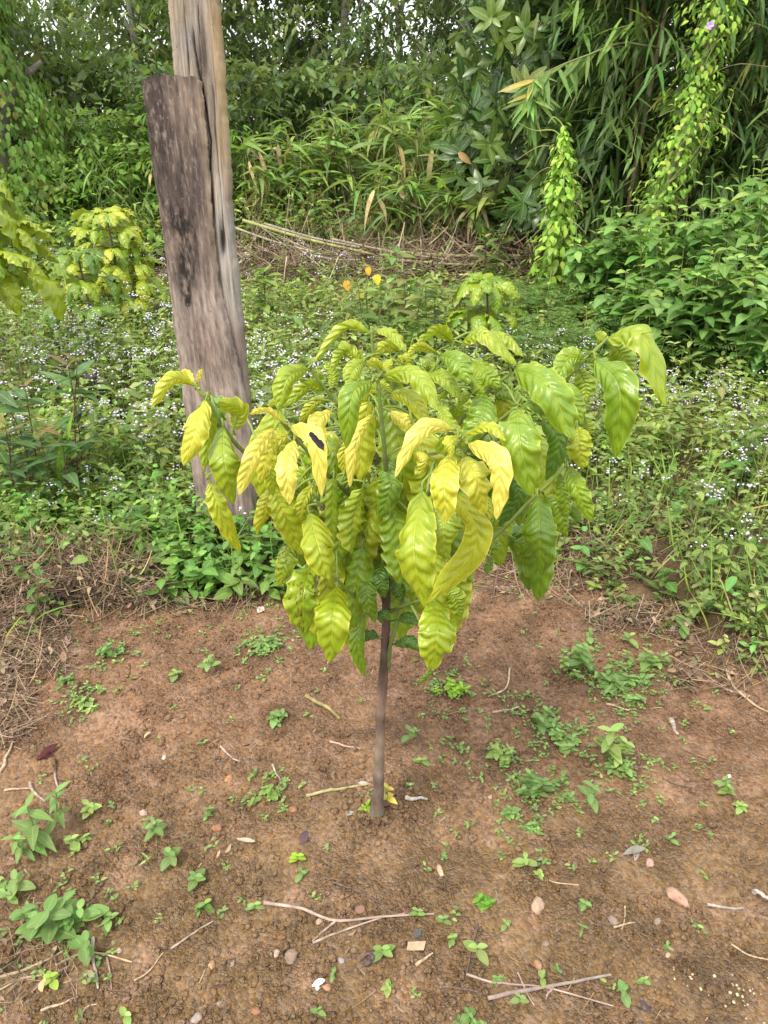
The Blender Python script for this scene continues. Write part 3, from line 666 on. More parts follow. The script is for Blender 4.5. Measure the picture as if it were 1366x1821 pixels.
def add_leaf(mid, roll, W, hue, blot, seed, cup, label=None):
    mid = np.asarray(mid)
    tang = nrm(mid[2] - mid[0])
    N = []
    for k in range(3):
        toc = nrm(np.array([0, 0, CAM_H]) - mid[k])
        tk = nrm(mid[min(k + 1, 2)] - mid[max(k - 1, 0)])
        nv = nrm(toc - tk * (toc @ tk))
        if nv[2] < -.2: nv = nrm(nv + [0, 0, .2])
        sd = np.cross(nv, tk); a = R(roll)
        N.append(nv * math.cos(a) + sd * math.sin(a))
    Wd = W / max(.45, math.cos(R(roll)))
    m_ = coffee_leaf(mid, N, Wd, hue, blot, seed, cup=cup, wave=random.uniform(.7, 1.5))
    o = m_.build('leaf', M_COFFEE, plant)
    d = np.linalg.norm(allp - mid[0], axis=1) + .35 * np.maximum(0, allp[:, 2] - mid[0][2])
    j = int(np.argmin(d)); q = allp[j]
    if np.linalg.norm(q - mid[0]) > .006:
        b = mid[0] - tang * .012
        pm = (q + b) / 2 + [0, 0, .12 * np.linalg.norm(q - b)]
        tube(bmesh_list[owner[j]][1], curve([q, pm, b, mid[0]], 9), np.linspace(.0022, .0014, 9), (.20, .27, .06), 6, False)
    return o
for k, (crop, b, m_, t, w, d0, d1, d2, hue, roll, blot) in enumerate(LV):
    B, Mi, T = cpt(crop, b, d0), cpt(crop, m_, d1), cpt(crop, t, d2)
    W = .98 * w / CROPS[crop][2] * depth_of(Mi) / F
    lf = add_leaf([B, Mi, T], roll + random.uniform(-6, 6), W, np.clip(hue + (.06 if .2 < hue < .5 else .02) + random.uniform(-.04, .05), 0, 1), blot if blot else random.choice([0, 0, .1, .2]), random.random(), random.uniform(.12, .6))
    if (crop, b) == (2, (255, 1040)):
        lf['label'] = 'pale yellow leaf with a black withered patch on its edge'
        wp = MB(); X0 = [(460, 1105), (505, 1170), (590, 1275)]
        pp = np.array([cpt(2, p, -.325) for p in X0])
        wd = np.linalg.norm(pp[2] - pp[0]); wn_ = nrm(np.array([0, 0, CAM_H]) - pp[1]); wt = nrm(pp[2] - pp[0])
        for sh, ll, ww in ((0., 1.0, .0085), (-.12, .62, .0075), (.35, .6, .0095)):
            leaves(wp, [pp[0] + wt * wd * sh + wn_ * .002], wt + wn_ * .1 * sh, wn_ + np.cross(wn_, wt) * .8 * sh, wd * ll, ww, (.055, .042, .048), 8, 'strap', .1, .8, 1.2)
        w_ = wp.build('withered_patch', M_DRY, plant); w_.parent = lf
    if blot > .7 and blot < 1: lf['label'] = 'leaf covered with brown blotches'
    if blot > 1.5: lf['label'] = 'dead brown shrivelled leaf'
# more leaves inside the crown
r_in = np.random.default_rng(5)
for k in range(30):
    px, py = r_in.uniform(470, 980), r_in.uniform(650, 1010)
    if (px < 545 and py > 800) or (px > 815 and py > 790): continue
    if ((px - 700) / 290) ** 2 + ((py - 830) / 215) ** 2 > 1: continue
    dY = r_in.uniform(-.06, .16); b = at(px, py, Y0 + dY); L = r_in.uniform(.14, .21)
    side = np.array([np.sign(px - 690) * r_in.uniform(.1, .5), r_in.uniform(-.4, .1), 0])
    add_leaf([b, b + side * L * .5 + [0, 0, -.42 * L], b + side * L * .6 + [0, 0, -.98 * L]], r_in.uniform(-35, 35), L * .38, r_in.uniform(.38, .70), r_in.choice([0, 0, 0, .15]), r_in.random(), .3)
for k in range(24):                                            # shaded leaves round the fork of the branches
    px, py = r_in.uniform(545, 800), r_in.uniform(770, 985)
    dY = r_in.uniform(-.11, .03); b = at(px, py, Y0 + dY); L = r_in.uniform(.12, .18)
    side = np.array([np.sign(px - 690) * r_in.uniform(.0, .4), r_in.uniform(-.3, .1), 0])
    add_leaf([b, b + side * L * .5 + [0, 0, -.45 * L], b + side * L * .6 + [0, 0, -.98 * L]], r_in.uniform(-40, 40), L * .38, r_in.uniform(.38, .66), r_in.choice([0, .1, .3]), r_in.random(), .35)
# leaves on the far side of the crown
for k in range(26):
    a = random.uniform(.1, .9) * math.pi; rr = random.uniform(.12, .30)
    z = random.uniform(.55, 1.0); cx, cy = TX + math.cos(a) * rr * 1.1, Y0 + .06 + math.sin(a) * rr
    b = np.array([cx, cy, z]); out = np.array([math.cos(a), math.sin(a), 0])
    L = random.uniform(.13, .2)
    add_leaf([b, b + out * L * .32 + [0, 0, -.25 * L], b + out * L * .42 + [0, 0, -.95 * L]], random.uniform(-25, 25), L * .42, random.uniform(.2, .6), random.choice([0, 0, .1, .3]), random.random(), .3)
for nm, m_ in bmesh_list:
    m_.build(nm, M_STEM if nm == 'branch' else M_BARK, plant)

# ------------------------------------------------------------------ coffee plants further back
def shared_leaf(hue, droop, seed, cup=.3):
    mid = np.array([(0, 0, 0), (.5, 0, .06 - .25 * droop), (.92 - .25 * droop, 0, -.75 * droop)])
    m_ = coffee_leaf(mid, [(0, 0, 1), (.3 * droop, 0, 1), (.9 * droop, 0, 1)], .40, hue, 0, seed, 22, 6, cup, 1.3)
    return m_.mesh('leaf', M_COFFEE)
def far_coffee(loc, label, h, hues, nodes, L, spread, seed, lean=(0, 0), per=4, top=True, fmin=.30):
    r_ = np.random.default_rng(seed)
    t = thing('coffee_plant', loc, label, 'coffee plant', 'coffee plants in the weedy field')
    pool = [shared_leaf(float(np.clip(hu + d, 0, 1)), dr, float(r_.random())) for hu in hues for d in (-.06, .06) for dr in (.45, .85)]
    st = MB(); L0 = np.asarray(loc, float)
    top_p = L0 + [lean[0], lean[1], h]
    tube(st, curve([L0, L0 * .5 + top_p * .5 + [.02, 0, 0], top_p], 14), np.linspace(.014, .005, 14), (.14, .11, .07), 8)
    def put(p, out, size):
        me = pool[r_.integers(len(pool))]
        o = bpy.data.objects.new('leaf', me); col.objects.link(o); o.parent = t
        d, s, n = frame(out, np.array([0, 0, 1.]) + r_.normal(0, .25, 3))
        o.matrix_basis = Matrix.Translation(Vector(p - L0)) @ Matrix(((d[0], s[0], n[0]), (d[1], s[1], n[1]), (d[2], s[2], n[2]))).to_4x4() @ Matrix.Scale(size, 4)
    for k in range(nodes):
        f = fmin + (1 - fmin) * k / max(1, nodes - 1); z = h * f
        ctr = L0 + np.array([lean[0], lean[1], 0]) * f + [0, 0, z]
        rad = spread * (1.15 - .85 * f ** 1.5)
        for q in range(per):
            a = 2.4 * k + q * 2 * math.pi / per + r_.uniform(-.3, .3)
            out = np.array([math.cos(a), math.sin(a), .15])
            tip = ctr + out * rad + [0, 0, -.05 * rad]
            tube(st, curve([ctr, ctr + out * rad * .5 + [0, 0, .05 * rad], tip], 6), np.linspace(.005, .0025, 6), (.17, .2, .06), 5, False)
            m_ = max(1, int(round(rad / (L * .5))))
            for e in range(m_):
                p = ctr + (tip - ctr) * ((e + 1) / m_)
                for sgn in (-1, 1):
                    a2 = a + sgn * (1.1 if e < m_ - 1 else .6)
                    put(p, np.array([math.cos(a2), math.sin(a2), r_.uniform(-.35, .25)]), L * r_.uniform(.75, 1.1))
            if e == m_ - 1: put(tip, np.array([math.cos(a), math.sin(a), .1]), L * .8)
    if top:
        for a in np.linspace(0, 2 * math.pi, 6)[:-1] + r_.uniform(0, 1):
            put(top_p, np.array([math.cos(a), math.sin(a), .55]), L * .75)
    st.build('stem', M_BARK, t)
    return t
far_coffee(at(-15, 660, 4.05) * [1, 1, 0], 'coffee plant with large drooping leaves cut off by the photo edge', 1.22, (.36, .50), 5, .29, .42, 3, fmin=.62)
far_coffee(at(210, 545, 5.9) * [1, 1, 0], 'bright yellow coffee plant left of the timber post', .86, (.70, .58, .44), 6, .20, .28, 4, (.02, 0), 6)
far_coffee(at(160, 580, 5.2) * [1, 1, 0], 'low dark green coffee plant in front of the yellow one', .68, (.18, .30, .42), 4, .20, .24, 9)
far_coffee(at(858, 640, 4.6) * [1, 1, 0], 'small yellowish coffee plant seen just above the front one', .62, (.34, .44), 2, .24, .15, 6, (0, 0), 4, fmin=.72)

# ------------------------------------------------------------------ seedlings, stones and twigs on the bare soil
SEED_C = [(.135, .25, .10), (.16, .28, .11), (.115, .22, .085), (.19, .30, .115)]
def px_size(p, px): return px * depth_of(p) / F
def seedling(px, py, size, pairs, lab, shape='round', colr=None, tall=.6, ratio=.66, side=0, flower=False, seed=0):
    """a small weed with opposite leaves; size is its width in photo pixels"""
    r_ = np.random.default_rng(seed + int(px * 7 + py))
    b = G(px, py); s = px_size(b, size)
    t = thing('weed_seedling', b, lab, 'seedling', 'weed seedlings on the bare soil')
    c0 = np.asarray(colr if colr is not None else SEED_C[r_.integers(len(SEED_C))])
    shoots = [(0, 0, 1.0)] + [(r_.uniform(-.46, .46) * s, r_.uniform(-.36, .36) * s, r_.uniform(.45, .85)) for _ in range(int(side * 1.5))]
    sm = MB()
    for dx, dy, k in shoots:
        h = s * tall * k
        p0 = b + [dx * .2, dy * .2, -.004]; p1 = np.array([b[0] + dx, b[1] + dy, float(H(b[0] + dx, b[1] + dy)) + h])
        path = curve([p0, (p0 + p1) / 2 + [dx * .2, dy * .2, 0], p1], 8)
        tube(sm, path, np.linspace(max(.0012, s * .014), max(.0008, s * .008), 8), vary((.17, .2, .06), 8, .1), 6, False)
        for j in range(pairs):
            f = 1 - (j / pairs) * .75 if pairs > 1 else 1
            p = path[int(round(f * 7))]; a0 = r_.uniform(0, 3.14) + j * 1.57
            lf = s * k * (1.0 if side == 0 else .78 if side < 3 else .56 if side < 6 else .42) * (.30 + .20 * (j / max(1, pairs - 1) if pairs > 1 else 1)) * r_.uniform(.85, 1.15)
            for q in (0, 1):
                a = a0 + q * math.pi + r_.uniform(-.25, .25)
                d = np.array([math.cos(a), math.sin(a), r_.uniform(.15, .5) if j == 0 else r_.uniform(-.15, .3)])
                m_ = MB(); cc = np.clip(c0 * math.exp(r_.normal(0, .12)) * (1.15 if j == 0 else 1) * (1 + r_.normal(0, .05, 3)), 0, 1)
                leaves(m_, [p], d, (0, 0, 1), lf, lf * ratio * r_.uniform(.85, 1.1), cc, 7, shape, r_.uniform(.1, .35), r_.uniform(.1, .35))
                m_.build('leaf', M_LEAF, t)
    sm.build('stem', M_STEM, t)
    if flower:
        fm = MB(); pc = b + [s * .05, 0, s * tall * 1.05]
        lumps(fm, pc + rng.normal(0, .0025, (9, 3)), np.full(9, .0022), (.72, .68, .80)); fm.build('flower', M_FLOWER, t)
    return t
SD = [  # px, py, width, leaf pairs, label, options
 (72,1512,150,4,'tallest weed with long pointed leaves near the left edge',dict(shape='lance',ratio=.38,tall=.75,side=2)),
 (132,1508,62,3,'leafy seedling touching the right side of the tallest weed',dict(side=2,tall=.4)),
 (35,1592,96,3,'weed cut by the left edge below the tallest weed',dict(side=2,tall=.45)),
 (100,1672,175,4,'largest broad leaved weed clump in the lower left',dict(ratio=.68,tall=.45,side=4)),
 (152,1652,112,3,'weed with glossy oval leaves leaning right of the large clump',dict(ratio=.62,tall=.5,side=1)),
 (95,1752,44,3,'lone bright green sprout by straw in the lower left corner',dict(colr=(.22,.36,.07))),
 (165,1748,30,2,'tiny sprout beside the upright grey stick',{}),
 (178,1712,24,2,'tiny sprout at the top of the upright grey stick',{}),
 (162,1450,64,3,'small leafy seedling above the tallest weed',dict(side=1,tall=.45)),
 (278,1490,54,4,'two tiered seedling beside a pale pebble',dict(tall=.8,side=1)),
 (305,1535,58,3,'seedling with four spread leaves below the two tiered one',dict(tall=.5)),
 (262,1540,34,2,'thin twisted seedling left of the spread one',dict(shape='lance',ratio=.35,tall=.8)),
 (350,1572,56,3,'seedling with upright pale leaf buds, above the forked twig',dict(side=1,tall=.4)),
 (366,1618,54,3,'ragged seedling left of the forked twig',dict(side=1,tall=.35,colr=(.11,.21,.06))),
 (454,1618,46,2,'three leaved seedling at the tip of the forked twig',dict(tall=.35,ratio=.6)),
 (372,1448,42,3,'small seedling with a dry stalk, left of centre',dict(side=1,tall=.35)),
 (482,1415,74,3,'sprawling seedling left of the coffee stem',dict(side=3,tall=.25,colr=(.15,.25,.08))),
 (490,1282,52,3,'low tuft in the open soil left of the stem',dict(side=2,tall=.3)),
 (530,1532,40,3,'yellow green seedling beside a dark scrap',dict(colr=(.24,.40,.05),tall=.4)),
 (537,1560,40,2,'dark green three leaf sprout under the yellow green one',dict(tall=.4)),
 (680,1700,56,3,'seedling growing from a dark root knot at bottom centre',dict(ratio=.6,tall=.4)),
 (655,1442,34,3,'fresh green sprout at the foot of the coffee stem',dict(colr=(.20,.36,.05),side=1)),
 (689,1432,44,4,'yellow sprout right of the coffee stem foot',dict(colr=(.42,.42,.12),shape='lance',tall=1.0)),
 (742,1632,34,2,'sprout on the right end of the forked twig',{}),
 (148,1255,64,3,'low pale seedling patch near the left dry brush',dict(side=4,tall=.18)),
 (195,1168,72,4,'leafy seedling cluster under the dry brush heap',dict(side=3,tall=.35)),
 (313,1205,36,3,'small pale sprout alone on the upper left soil',dict(tall=.4)),
 (374,1198,48,3,'seedling with an upright stalk on the upper left soil',dict(tall=.7)),
 (468,1150,84,3,'wide mat of small leaves left of the coffee stem',dict(side=6,tall=.2)),
 (118,1215,44,3,'small sprouts beside the straw on the left',dict(side=2,tall=.25)),
 (728,1322,46,2,'blue green seedling right of the coffee stem',dict(ratio=.7,tall=.7,colr=(.10,.20,.08))),
 (750,1358,36,3,'small star shaped sprout below the blue green one',dict(tall=.3)),
 (800,1228,66,4,'dense bright tuft under the lowest right coffee leaves',dict(side=5,tall=.35,colr=(.20,.38,.05))),
 (882,1352,66,4,'upright seedling cluster right of the mound',dict(side=3,tall=.5)),
 (962,1412,112,4,'widest green clump on the right half of the soil',dict(side=6,tall=.3)),
 (908,1447,50,3,'seedling below left of the widest clump',dict(side=2,tall=.25)),
 (945,1470,40,3,'small sprouts just under the widest clump',dict(side=2,tall=.2)),
 (932,1548,66,3,'seedling with two round leaves and a fallen side shoot',dict(ratio=.62,tall=.5,side=1)),
 (852,1604,52,3,'dark leafy sprout between stick and pale stone',dict(side=2,tall=.25,colr=(.10,.24,.04))),
 (1078,1352,94,5,'tall seedling with broad pointed leaves on the right soil',dict(ratio=.55,tall=.75,side=2)),
 (1112,1378,66,3,'leafy seedling just right of the tall broad one',dict(side=3,tall=.3)),
 (1046,1440,58,3,'straggling seedling with long stem below the tall one',dict(tall=1.0,ratio=.5)),
 (1284,1412,58,3,'seedling with one white flower near the right edge',dict(flower=True,tall=.7,side=1)),
 (958,1292,92,4,'spreading cluster left of the tall broad seedling',dict(side=5,tall=.25)),
 (1018,1322,72,3,'low creeping cluster touching the tall broad seedling',dict(side=4,tall=.2)),
 (1030,1195,90,5,'bushy seedling in the upper right soil',dict(side=4,tall=.6)),
 (1046,1146,36,2,'slim sprout standing behind the bushy seedling',dict(tall=.8)),
 (1118,1150,42,3,'small upright sprout right of the slim one',dict(tall=.6)),
 (1145,1190,80,4,'leafy seedling above the creeping mat',dict(side=3,tall=.5)),
 (1095,1225,128,4,'wide creeping mat of weeds on the upper right soil',dict(side=10,tall=.15)),
 (1208,1140,54,3,'seedling with one raised leaf near the right weed bank',dict(tall=.9,ratio=.5)),
 (884,1742,30,3,'pale tuft above the crossed sticks',dict(side=2,tall=.25)),
 (923,1786,38,2,'round leaved sprout below the crossed sticks',dict(ratio=.7)),
 (964,1745,34,2,'sprout above the joint of the crossed sticks',{}),
 (990,1728,24,2,'tiny sprout right of the joint of the crossed sticks',{}),
 (1108,1770,52,2,'two round leaves in the lower right soil',dict(ratio=.65,tall=.3)),
 (1143,1754,32,3,'upright sprout in the lower right soil',dict(tall=.7)),
 (848,1698,58,2,'seedling straddling the upright dark stick',dict(tall=.4)),
 (804,1676,32,3,'small sprout right of the wood chip',dict(tall=.5)),
 (788,1645,32,2,'sprout between forked twig and upright stick',{}),
 (1034,1660,34,2,'thin leaved sprout by a crossing of two straws',dict(shape='lance',ratio=.4)),
 (1040,1612,40,3,'pale sprout right of the large pale stone',dict(tall=.25)),
 (899,1650,30,2,'sprout left of the thin leaved one',dict(tall=.5)),
 (1192,1502,28,2,'slim pale sprout in the open right soil',dict(tall=.8)),
 (1318,1440,44,3,'low sprouts at the right edge below the flower',dict(side=2,tall=.25)),
 (593,1735,30,2,'small sprout in the lower middle soil',dict(tall=.35)),
 (690,1760,34,3,'sprout at the bottom centre below the root knot',dict(tall=.3)),
 (566,1805,34,2,'sprout at the bottom edge left of centre',dict(tall=.5)),
 (832,1812,60,3,'leafy sprout cut by the bottom edge',dict(side=2,tall=.3)),
 (225,1810,40,2,'sprout pair at the bottom edge in the left third',dict(tall=.35)),
]
for k, (px, py, s, pr, lab, kw) in enumerate(SD):
    seedling(px, py, s, pr, lab, seed=k, **kw)
# uncountable sprouts
mb = MB(); n = 900
y = .8 + 1.6 * rng.random(n); x = rng.uniform(-1, 1, n) * (.2 + .5 * y)
d = beyond_edge(x, y); k = (d < .05) & (rng.random(n) < .10 + .75 * sstep(-.5, 0, d) + .45 * ((x > .12) & (y > 1.15) & (y < 1.8)))
x, y = x[k], y[k]
for px, py, w_, pr, lab, kw in SD:                             # mats of tiny leaves round the leafy clumps
    if kw.get('side', 0) >= 3:
        m_ = kw['side'] * 7; g0 = G(px, py); sz = px_size(g0, w_)
        x = np.concatenate([x, g0[0] + rng.normal(0, sz * .42, m_)]); y = np.concatenate([y, g0[1] + rng.normal(0, sz * .5, m_)])
n = len(x)
for q in range(6):
    a = rng.uniform(0, 6.28, n) if q % 2 == 0 else a + 3.14 + rng.normal(0, .2, n)
    L = rng.uniform(.006, .014, n)
    D = np.stack([np.cos(a), np.sin(a), rng.uniform(.0, .6, n)], 1)
    off = rng.normal(0, .006, (n, 2)) * (q > 1)
    leaves(mb, np.stack([x + off[:, 0], y + off[:, 1], H(x, y) + rng.uniform(.002, .012, n)], 1), D, (0, 0, 1), L, L * .6, vary(SEED_C[q % 4], n), 4, 'ovate', .15, .2)
tag(mb.build('tiny_sprouts', M_LEAF), 'scattered tiny green sprouts on the bare soil', kind='stuff')

def stone(px, py, w, lab, c, name='pebble', cat='pebble', flatn=.6, ax=(1, .8)):
    b = G(px, py); r = px_size(b, w) / 2
    th = np.linspace(0, np.pi, 8)[1:-1]; ph = np.linspace(0, 2 * np.pi, 12, endpoint=False); sd = px * .37 + py
    V = []
    for a in th:
        for q in ph:
            d = np.array([math.sin(a) * math.cos(q), math.sin(a) * math.sin(q), math.cos(a)])
            V.append(d * r * (1 + .34 * float(vn(d[0] * 1.4 + sd, d[1] * 1.4, d[2] * 1.4, 81)) + .14 * float(vn(d[0] * 3.4 + sd, d[1] * 3.4, d[2] * 3.4, 82))) * [ax[0], ax[1], flatn])
    V = np.array(V); V = np.vstack([V, [[0, 0, r * flatn], [0, 0, -r * flatn]]])
    m_ = 12; i = np.arange(72).reshape(6, 12); j = np.roll(i, -1, 1)
    q = np.stack([i[:-1], i[1:], j[1:], j[:-1]], -1).reshape(-1, 4)
    q = np.vstack([q, np.stack([np.full(12, 72), i[0], j[0], j[0]], 1), np.stack([np.full(12, 73), j[5], i[5], i[5]], 1)])
    an = sd % 6.28; V = np.stack([V[:, 0] * math.cos(an) - V[:, 1] * math.sin(an), V[:, 0] * math.sin(an) + V[:, 1] * math.cos(an), V[:, 2]], 1)
    mb = MB(); c = np.asarray(c) * .62 + np.array([.19, .12, .075]) * .38
    mb.add(V + b + [0, 0, r * flatn * (.3 if name != 'clod' else .12)], q, vary(c, 74, .16, .03) if name != 'clod' else (0, 0, 0))
    return tag(mb.build(name, M_STONE if name != 'clod' else M_SOIL, None, b), lab, cat, 'stones on the bare soil')
PALE_S, RED_S, GREY_S, TAN_S = (.50, .36, .26), (.33, .15, .08), (.27, .22, .19), (.36, .24, .14)
for a in ((490,1697,20,'small buff pebble left of a larger grey brown one',PALE_S), (518,1703,28,'grey brown pebble right of the buff one at lower centre',(.30,.22,.17)),
          (407,1386,17,'orange pebble in open soil left of the stem',(.48,.22,.10)), (292,1348,11,'small white pebble in the open left soil',(.62,.56,.50)),
          (255,1447,15,'pale pinkish pebble beside the two tiered seedling',(.55,.40,.32)), (1155,1536,20,'pinkish pebble under the grey leaf scrap',(.42,.27,.22)),
          (377,1718,17,'orange buff pebble in the lower left soil',(.46,.27,.15)), (413,1714,13,'grey pebble right of the orange buff one',GREY_S),
          (212,1692,13,'pale round pebble right of the upright grey stick',(.45,.35,.28)), (581,1757,15,'orange pebble touching the white paper scrap',(.48,.26,.15)),
          (455,1800,20,'red brown pebble at the lower edge left of centre',RED_S), (392,1786,15,'dark grey pebble near the lower edge',GREY_S), (350,1812,22,'pale grey stone at the bottom edge',(.36,.32,.30)),
          (957,1717,17,'reddish pebble above the crossed sticks',(.42,.22,.13)), (971,1679,12,'grey pebble right of the upright dark stick',GREY_S), (1187,1700,12,'cream pebble in the lower right soil',(.55,.42,.30)),
          (387,1474,19,'flat red pebble under the dry stalk seedling',RED_S), (521,1440,18,'dull red pebble left of the coffee stem',RED_S), (676,1449,15,'red brown pebble at the stem foot',(.36,.17,.10)),
          (872,1418,10,'buff pebble right of the mound',PALE_S), (1170,1640,16,'grey pebble near the thin twig on the right',GREY_S), (1090,1640,20,'flat grey pebble below the pale chunk',GREY_S),
          (568,1640,14,'buff pebble in the fork of the twig',PALE_S), (640,1655,14,'dark stone under the forked twig',(.16,.12,.10)), (607,1709,13,'bluish grey pebble left of the root knot',(.33,.33,.33)),
          (640,1619,20,'red brown stone behind the forked twig',(.26,.14,.10))):
    stone(*a)
stone(955,1615,34,'large pale pink stone in the right foreground',(.58,.40,.29), ax=(.7, 1.1), flatn=.7)
stone(1205,1599,34,'large pinkish stone by a hole in the right soil',(.50,.31,.22), ax=(.65, 1.15), flatn=.6)
stone(87,1364,36,'ochre clod under the dark red withered leaf',(.32,.17,.075), 'clod', 'clod', .8)
stone(200,1622,40,'reddish clod right of the largest weed clump',(.30,.135,.065), 'clod', 'clod', .55)
stone(783,1549,26,'pale curved chip in the middle right soil',(.62,.42,.28), 'wood_chip', 'chip', .3, (1, .45))
stone(1143,1600,26,'small reddish clod above the hole in the right soil',(.27,.14,.08), 'clod', 'clod', .6)

def stick(pts, wpx, lab, c, name='twig', forks=(), cat='twig', lift=.6):
    P = [G(*p) for p in pts]; r = px_size(P[0], wpx) * .4
    t = thing(name, P[0], lab, cat, 'twigs and straws on the bare soil') if forks else None
    def one(pp, rr):
        m_ = MB(); Q = curve([G(*p) + [0, 0, rr * lift] for p in pp], 16)
        Q[:, 2] = np.maximum(H(Q[:, 0], Q[:, 1]), np.convolve(np.pad(Q[:, 2], 2, 'edge'), np.ones(5) / 5, 'valid')) + rr * lift
        wob = rng.normal(0, rr * .4, (5, 2)); Q[:, :2] += np.stack([np.interp(np.linspace(0, 4, 16), np.arange(5), wob[:, k]) for k in (0, 1)], 1)
        tube(m_, Q, np.linspace(rr, rr * .55, 16) * (1 + .08 * rng.normal(size=16)), vary(c, 16, .18, .03), 7, True, .10)
        return m_
    if not forks: return tag(one(pts, r).build(name, M_DRY, None, P[0]), lab, cat, 'twigs and straws on the bare soil')
    one(pts, r).build('main_stem', M_DRY, t)
    for f in forks: one(f, r * .75).build('side_shoot', M_DRY, t)
    return t
PT, DT, ST = (.33, .25, .20), (.13, .09, .075), (.38, .29, .19)
stick([(470,1606),(535,1619),(597,1640),(680,1632),(772,1627)], 8, 'pale forked twig lying across the middle foreground', PT, forks=[[(597,1640),(578,1655),(556,1676)]])
stick([(556,1682),(610,1657),(665,1638),(720,1628)], 6, 'thin pale twig lying against the forked twig', PT)
stick([(594,1570),(640,1589),(696,1618)], 5, 'thin dark twig above the forked twig', DT)
stick([(868,1776),(960,1758),(1030,1748),(1086,1732)], 10, 'thick grey stick of the crossed pair at bottom right', (.27,.21,.18), forks=[[(985,1754),(975,1768),(970,1780)]])
stick([(830,1735),(880,1750),(960,1756),(1090,1790)], 6, 'thin pale stick of the crossed pair at bottom right', PT)
stick([(850,1648),(838,1690),(830,1732)], 6, 'upright dark stick above the crossed pair', DT)
stick([(785,1757),(820,1760),(850,1764)], 7, 'short grey stick left of the crossed pair', DT)
stick([(920,1730),(935,1760),(950,1790)], 4, 'thin dry stalk over the crossed pair', PT)
stick([(545,1418),(600,1406),(657,1398)], 8, 'pale green stem piece left of the coffee stem', (.32,.28,.14))
stick([(1194,1284),(1199,1297),(1206,1312)], 12, 'short thick grey stick in the right soil', (.30,.23,.19))
stick([(722,1420),(740,1421),(760,1424)], 10, 'short grey stick right of the coffee stem', (.30,.27,.25))
stick([(742,1716),(755,1708),(768,1699)], 8, 'short straw coloured stick below the wood chip', ST)
stick([(0,1740),(60,1722),(112,1694)], 8, 'long straw in the lower left corner', ST)
stick([(98,1718),(160,1696),(236,1711)], 6, 'bent straw behind the lone bright sprout', ST)
stick([(165,1674),(168,1712),(176,1764)], 9, 'upright grey stick in the lower left', (.33,.27,.22))
stick([(192,1705),(197,1735),(199,1762)], 5, 'thin dark stalk right of the upright grey stick', (.24,.17,.13))
stick([(239,1746),(268,1727),(291,1697)], 5, 'thin curved straw in the lower left soil', ST)
stick([(306,1690),(340,1665),(378,1640)], 6, 'straw with a pale end left of the forked twig', PT)
stick([(0,1762),(40,1742),(95,1732)], 6, 'lower straw in the left corner', ST)
stick([(75,1797),(105,1788),(138,1774)], 7, 'short straw near the left bottom edge', ST)
stick([(145,1808),(155,1792),(175,1785)], 5, 'curved straw at the left bottom edge', ST)
stick([(875,1268),(895,1266),(922,1260)], 6, 'pale straw on the upper right soil', ST)
stick([(1078,1254),(1098,1259),(1120,1266)], 6, 'pale straw under the creeping mat', ST)
stick([(1290,1190),(1303,1222),(1340,1255),(1366,1270)], 7, 'curved dead stem at the right weed edge', ST)
stick([(1178,1384),(1210,1398),(1262,1404)], 4, 'thin dark root near the flowering seedling', DT)
stick([(52,1395),(62,1412),(80,1430)], 8, 'dry stalk above the tallest weed', PT)
stick([(8,1406),(35,1404),(58,1405)], 6, 'horizontal straw above the tallest weed', ST)
stick([(97,1358),(100,1385),(105,1405)], 6, 'white curved straw by the ochre clod', PT)
stick([(0,1375),(12,1350),(22,1320)], 8, 'straw at the left edge above the ochre clod', ST)
stick([(393,1330),(408,1345),(428,1358)], 6, 'short pale twig in the open left soil', PT)
stick([(485,1362),(492,1378),(502,1395)], 5, 'leaning dry stalk over the sprawling seedling', PT)
stick([(545,1240),(580,1262),(606,1282)], 10, 'greenish stem left of the coffee stem', (.26,.22,.09))
stick([(588,1320),(615,1330),(640,1333)], 5, 'pinkish straw left of the coffee stem', (.42,.28,.22))
stick([(905,1190),(900,1225),(868,1240)], 5, 'bent straw right of the dense bright tuft', ST)
stick([(1092,1650),(1110,1645),(1130,1642)], 5, 'short straw crossing below the thin leaved sprout', ST)
stick([(1110,1612),(1111,1635),(1106,1655)], 4, 'upright straw below the thin leaved sprout', ST)
stick([(1255,1610),(1285,1617),(1325,1620)], 8, 'grey knobbly twig near the right edge', (.30,.27,.23))
stick([(965,1560),(985,1570),(1030,1575)], 4, 'thin straw right of the round leaved seedling', ST)
stick([(1300,1680),(1330,1700),(1366,1708)], 5, 'straw at the right edge of the foreground', ST)
stick([(1335,1585),(1350,1592),(1366,1600)], 12, 'flat grey stick cut by the right edge', (.36,.32,.28))
def scrap(px, py, w, lab, c, name, cat, ang=0., ratio=.5, curl=.5, mat=None, n=1):
    b = G(px, py); L = px_size(b, w); mb = MB()
    for k in range(n):
        a = ang + k * 1.1; D = np.array([math.cos(a), math.sin(a), .12])
        leaves(mb, [b - D * L * .5 + [rng.normal(0, L * .08), rng.normal(0, L * .08), L * .06]], D, (0, .4 * (-1) ** k, 1), L * rng.uniform(.6, 1.05), L * ratio * rng.uniform(.6, 1), vary(c, 1, .2), 11, 'ellip', rng.uniform(-.25, .1), curl, rng.uniform(.6, 1.8))
    return tag(mb.build(name, mat or M_DRY, None, b), lab, cat, 'scraps on the bare soil')
scrap(92,1345,52,'dark red withered leaf on an ochre clod',(.06,.018,.018),'withered_leaf','dead leaf',.7,.32,.7,n=2)
scrap(435,1499,44,'curled pale dry leaf in the left foreground',(.42,.34,.28),'dry_leaf','dead leaf',-.5,.28,.8)
scrap(1135,1516,54,'crumpled grey leaf scrap on the right soil',(.22,.19,.15),'dry_leaf','dead leaf',.1,.34,.8,n=2)
scrap(567,1750,24,'white scrap of paper beside an orange pebble',(.80,.80,.82),'paper_scrap','scrap',.3,.5,.5,n=2)
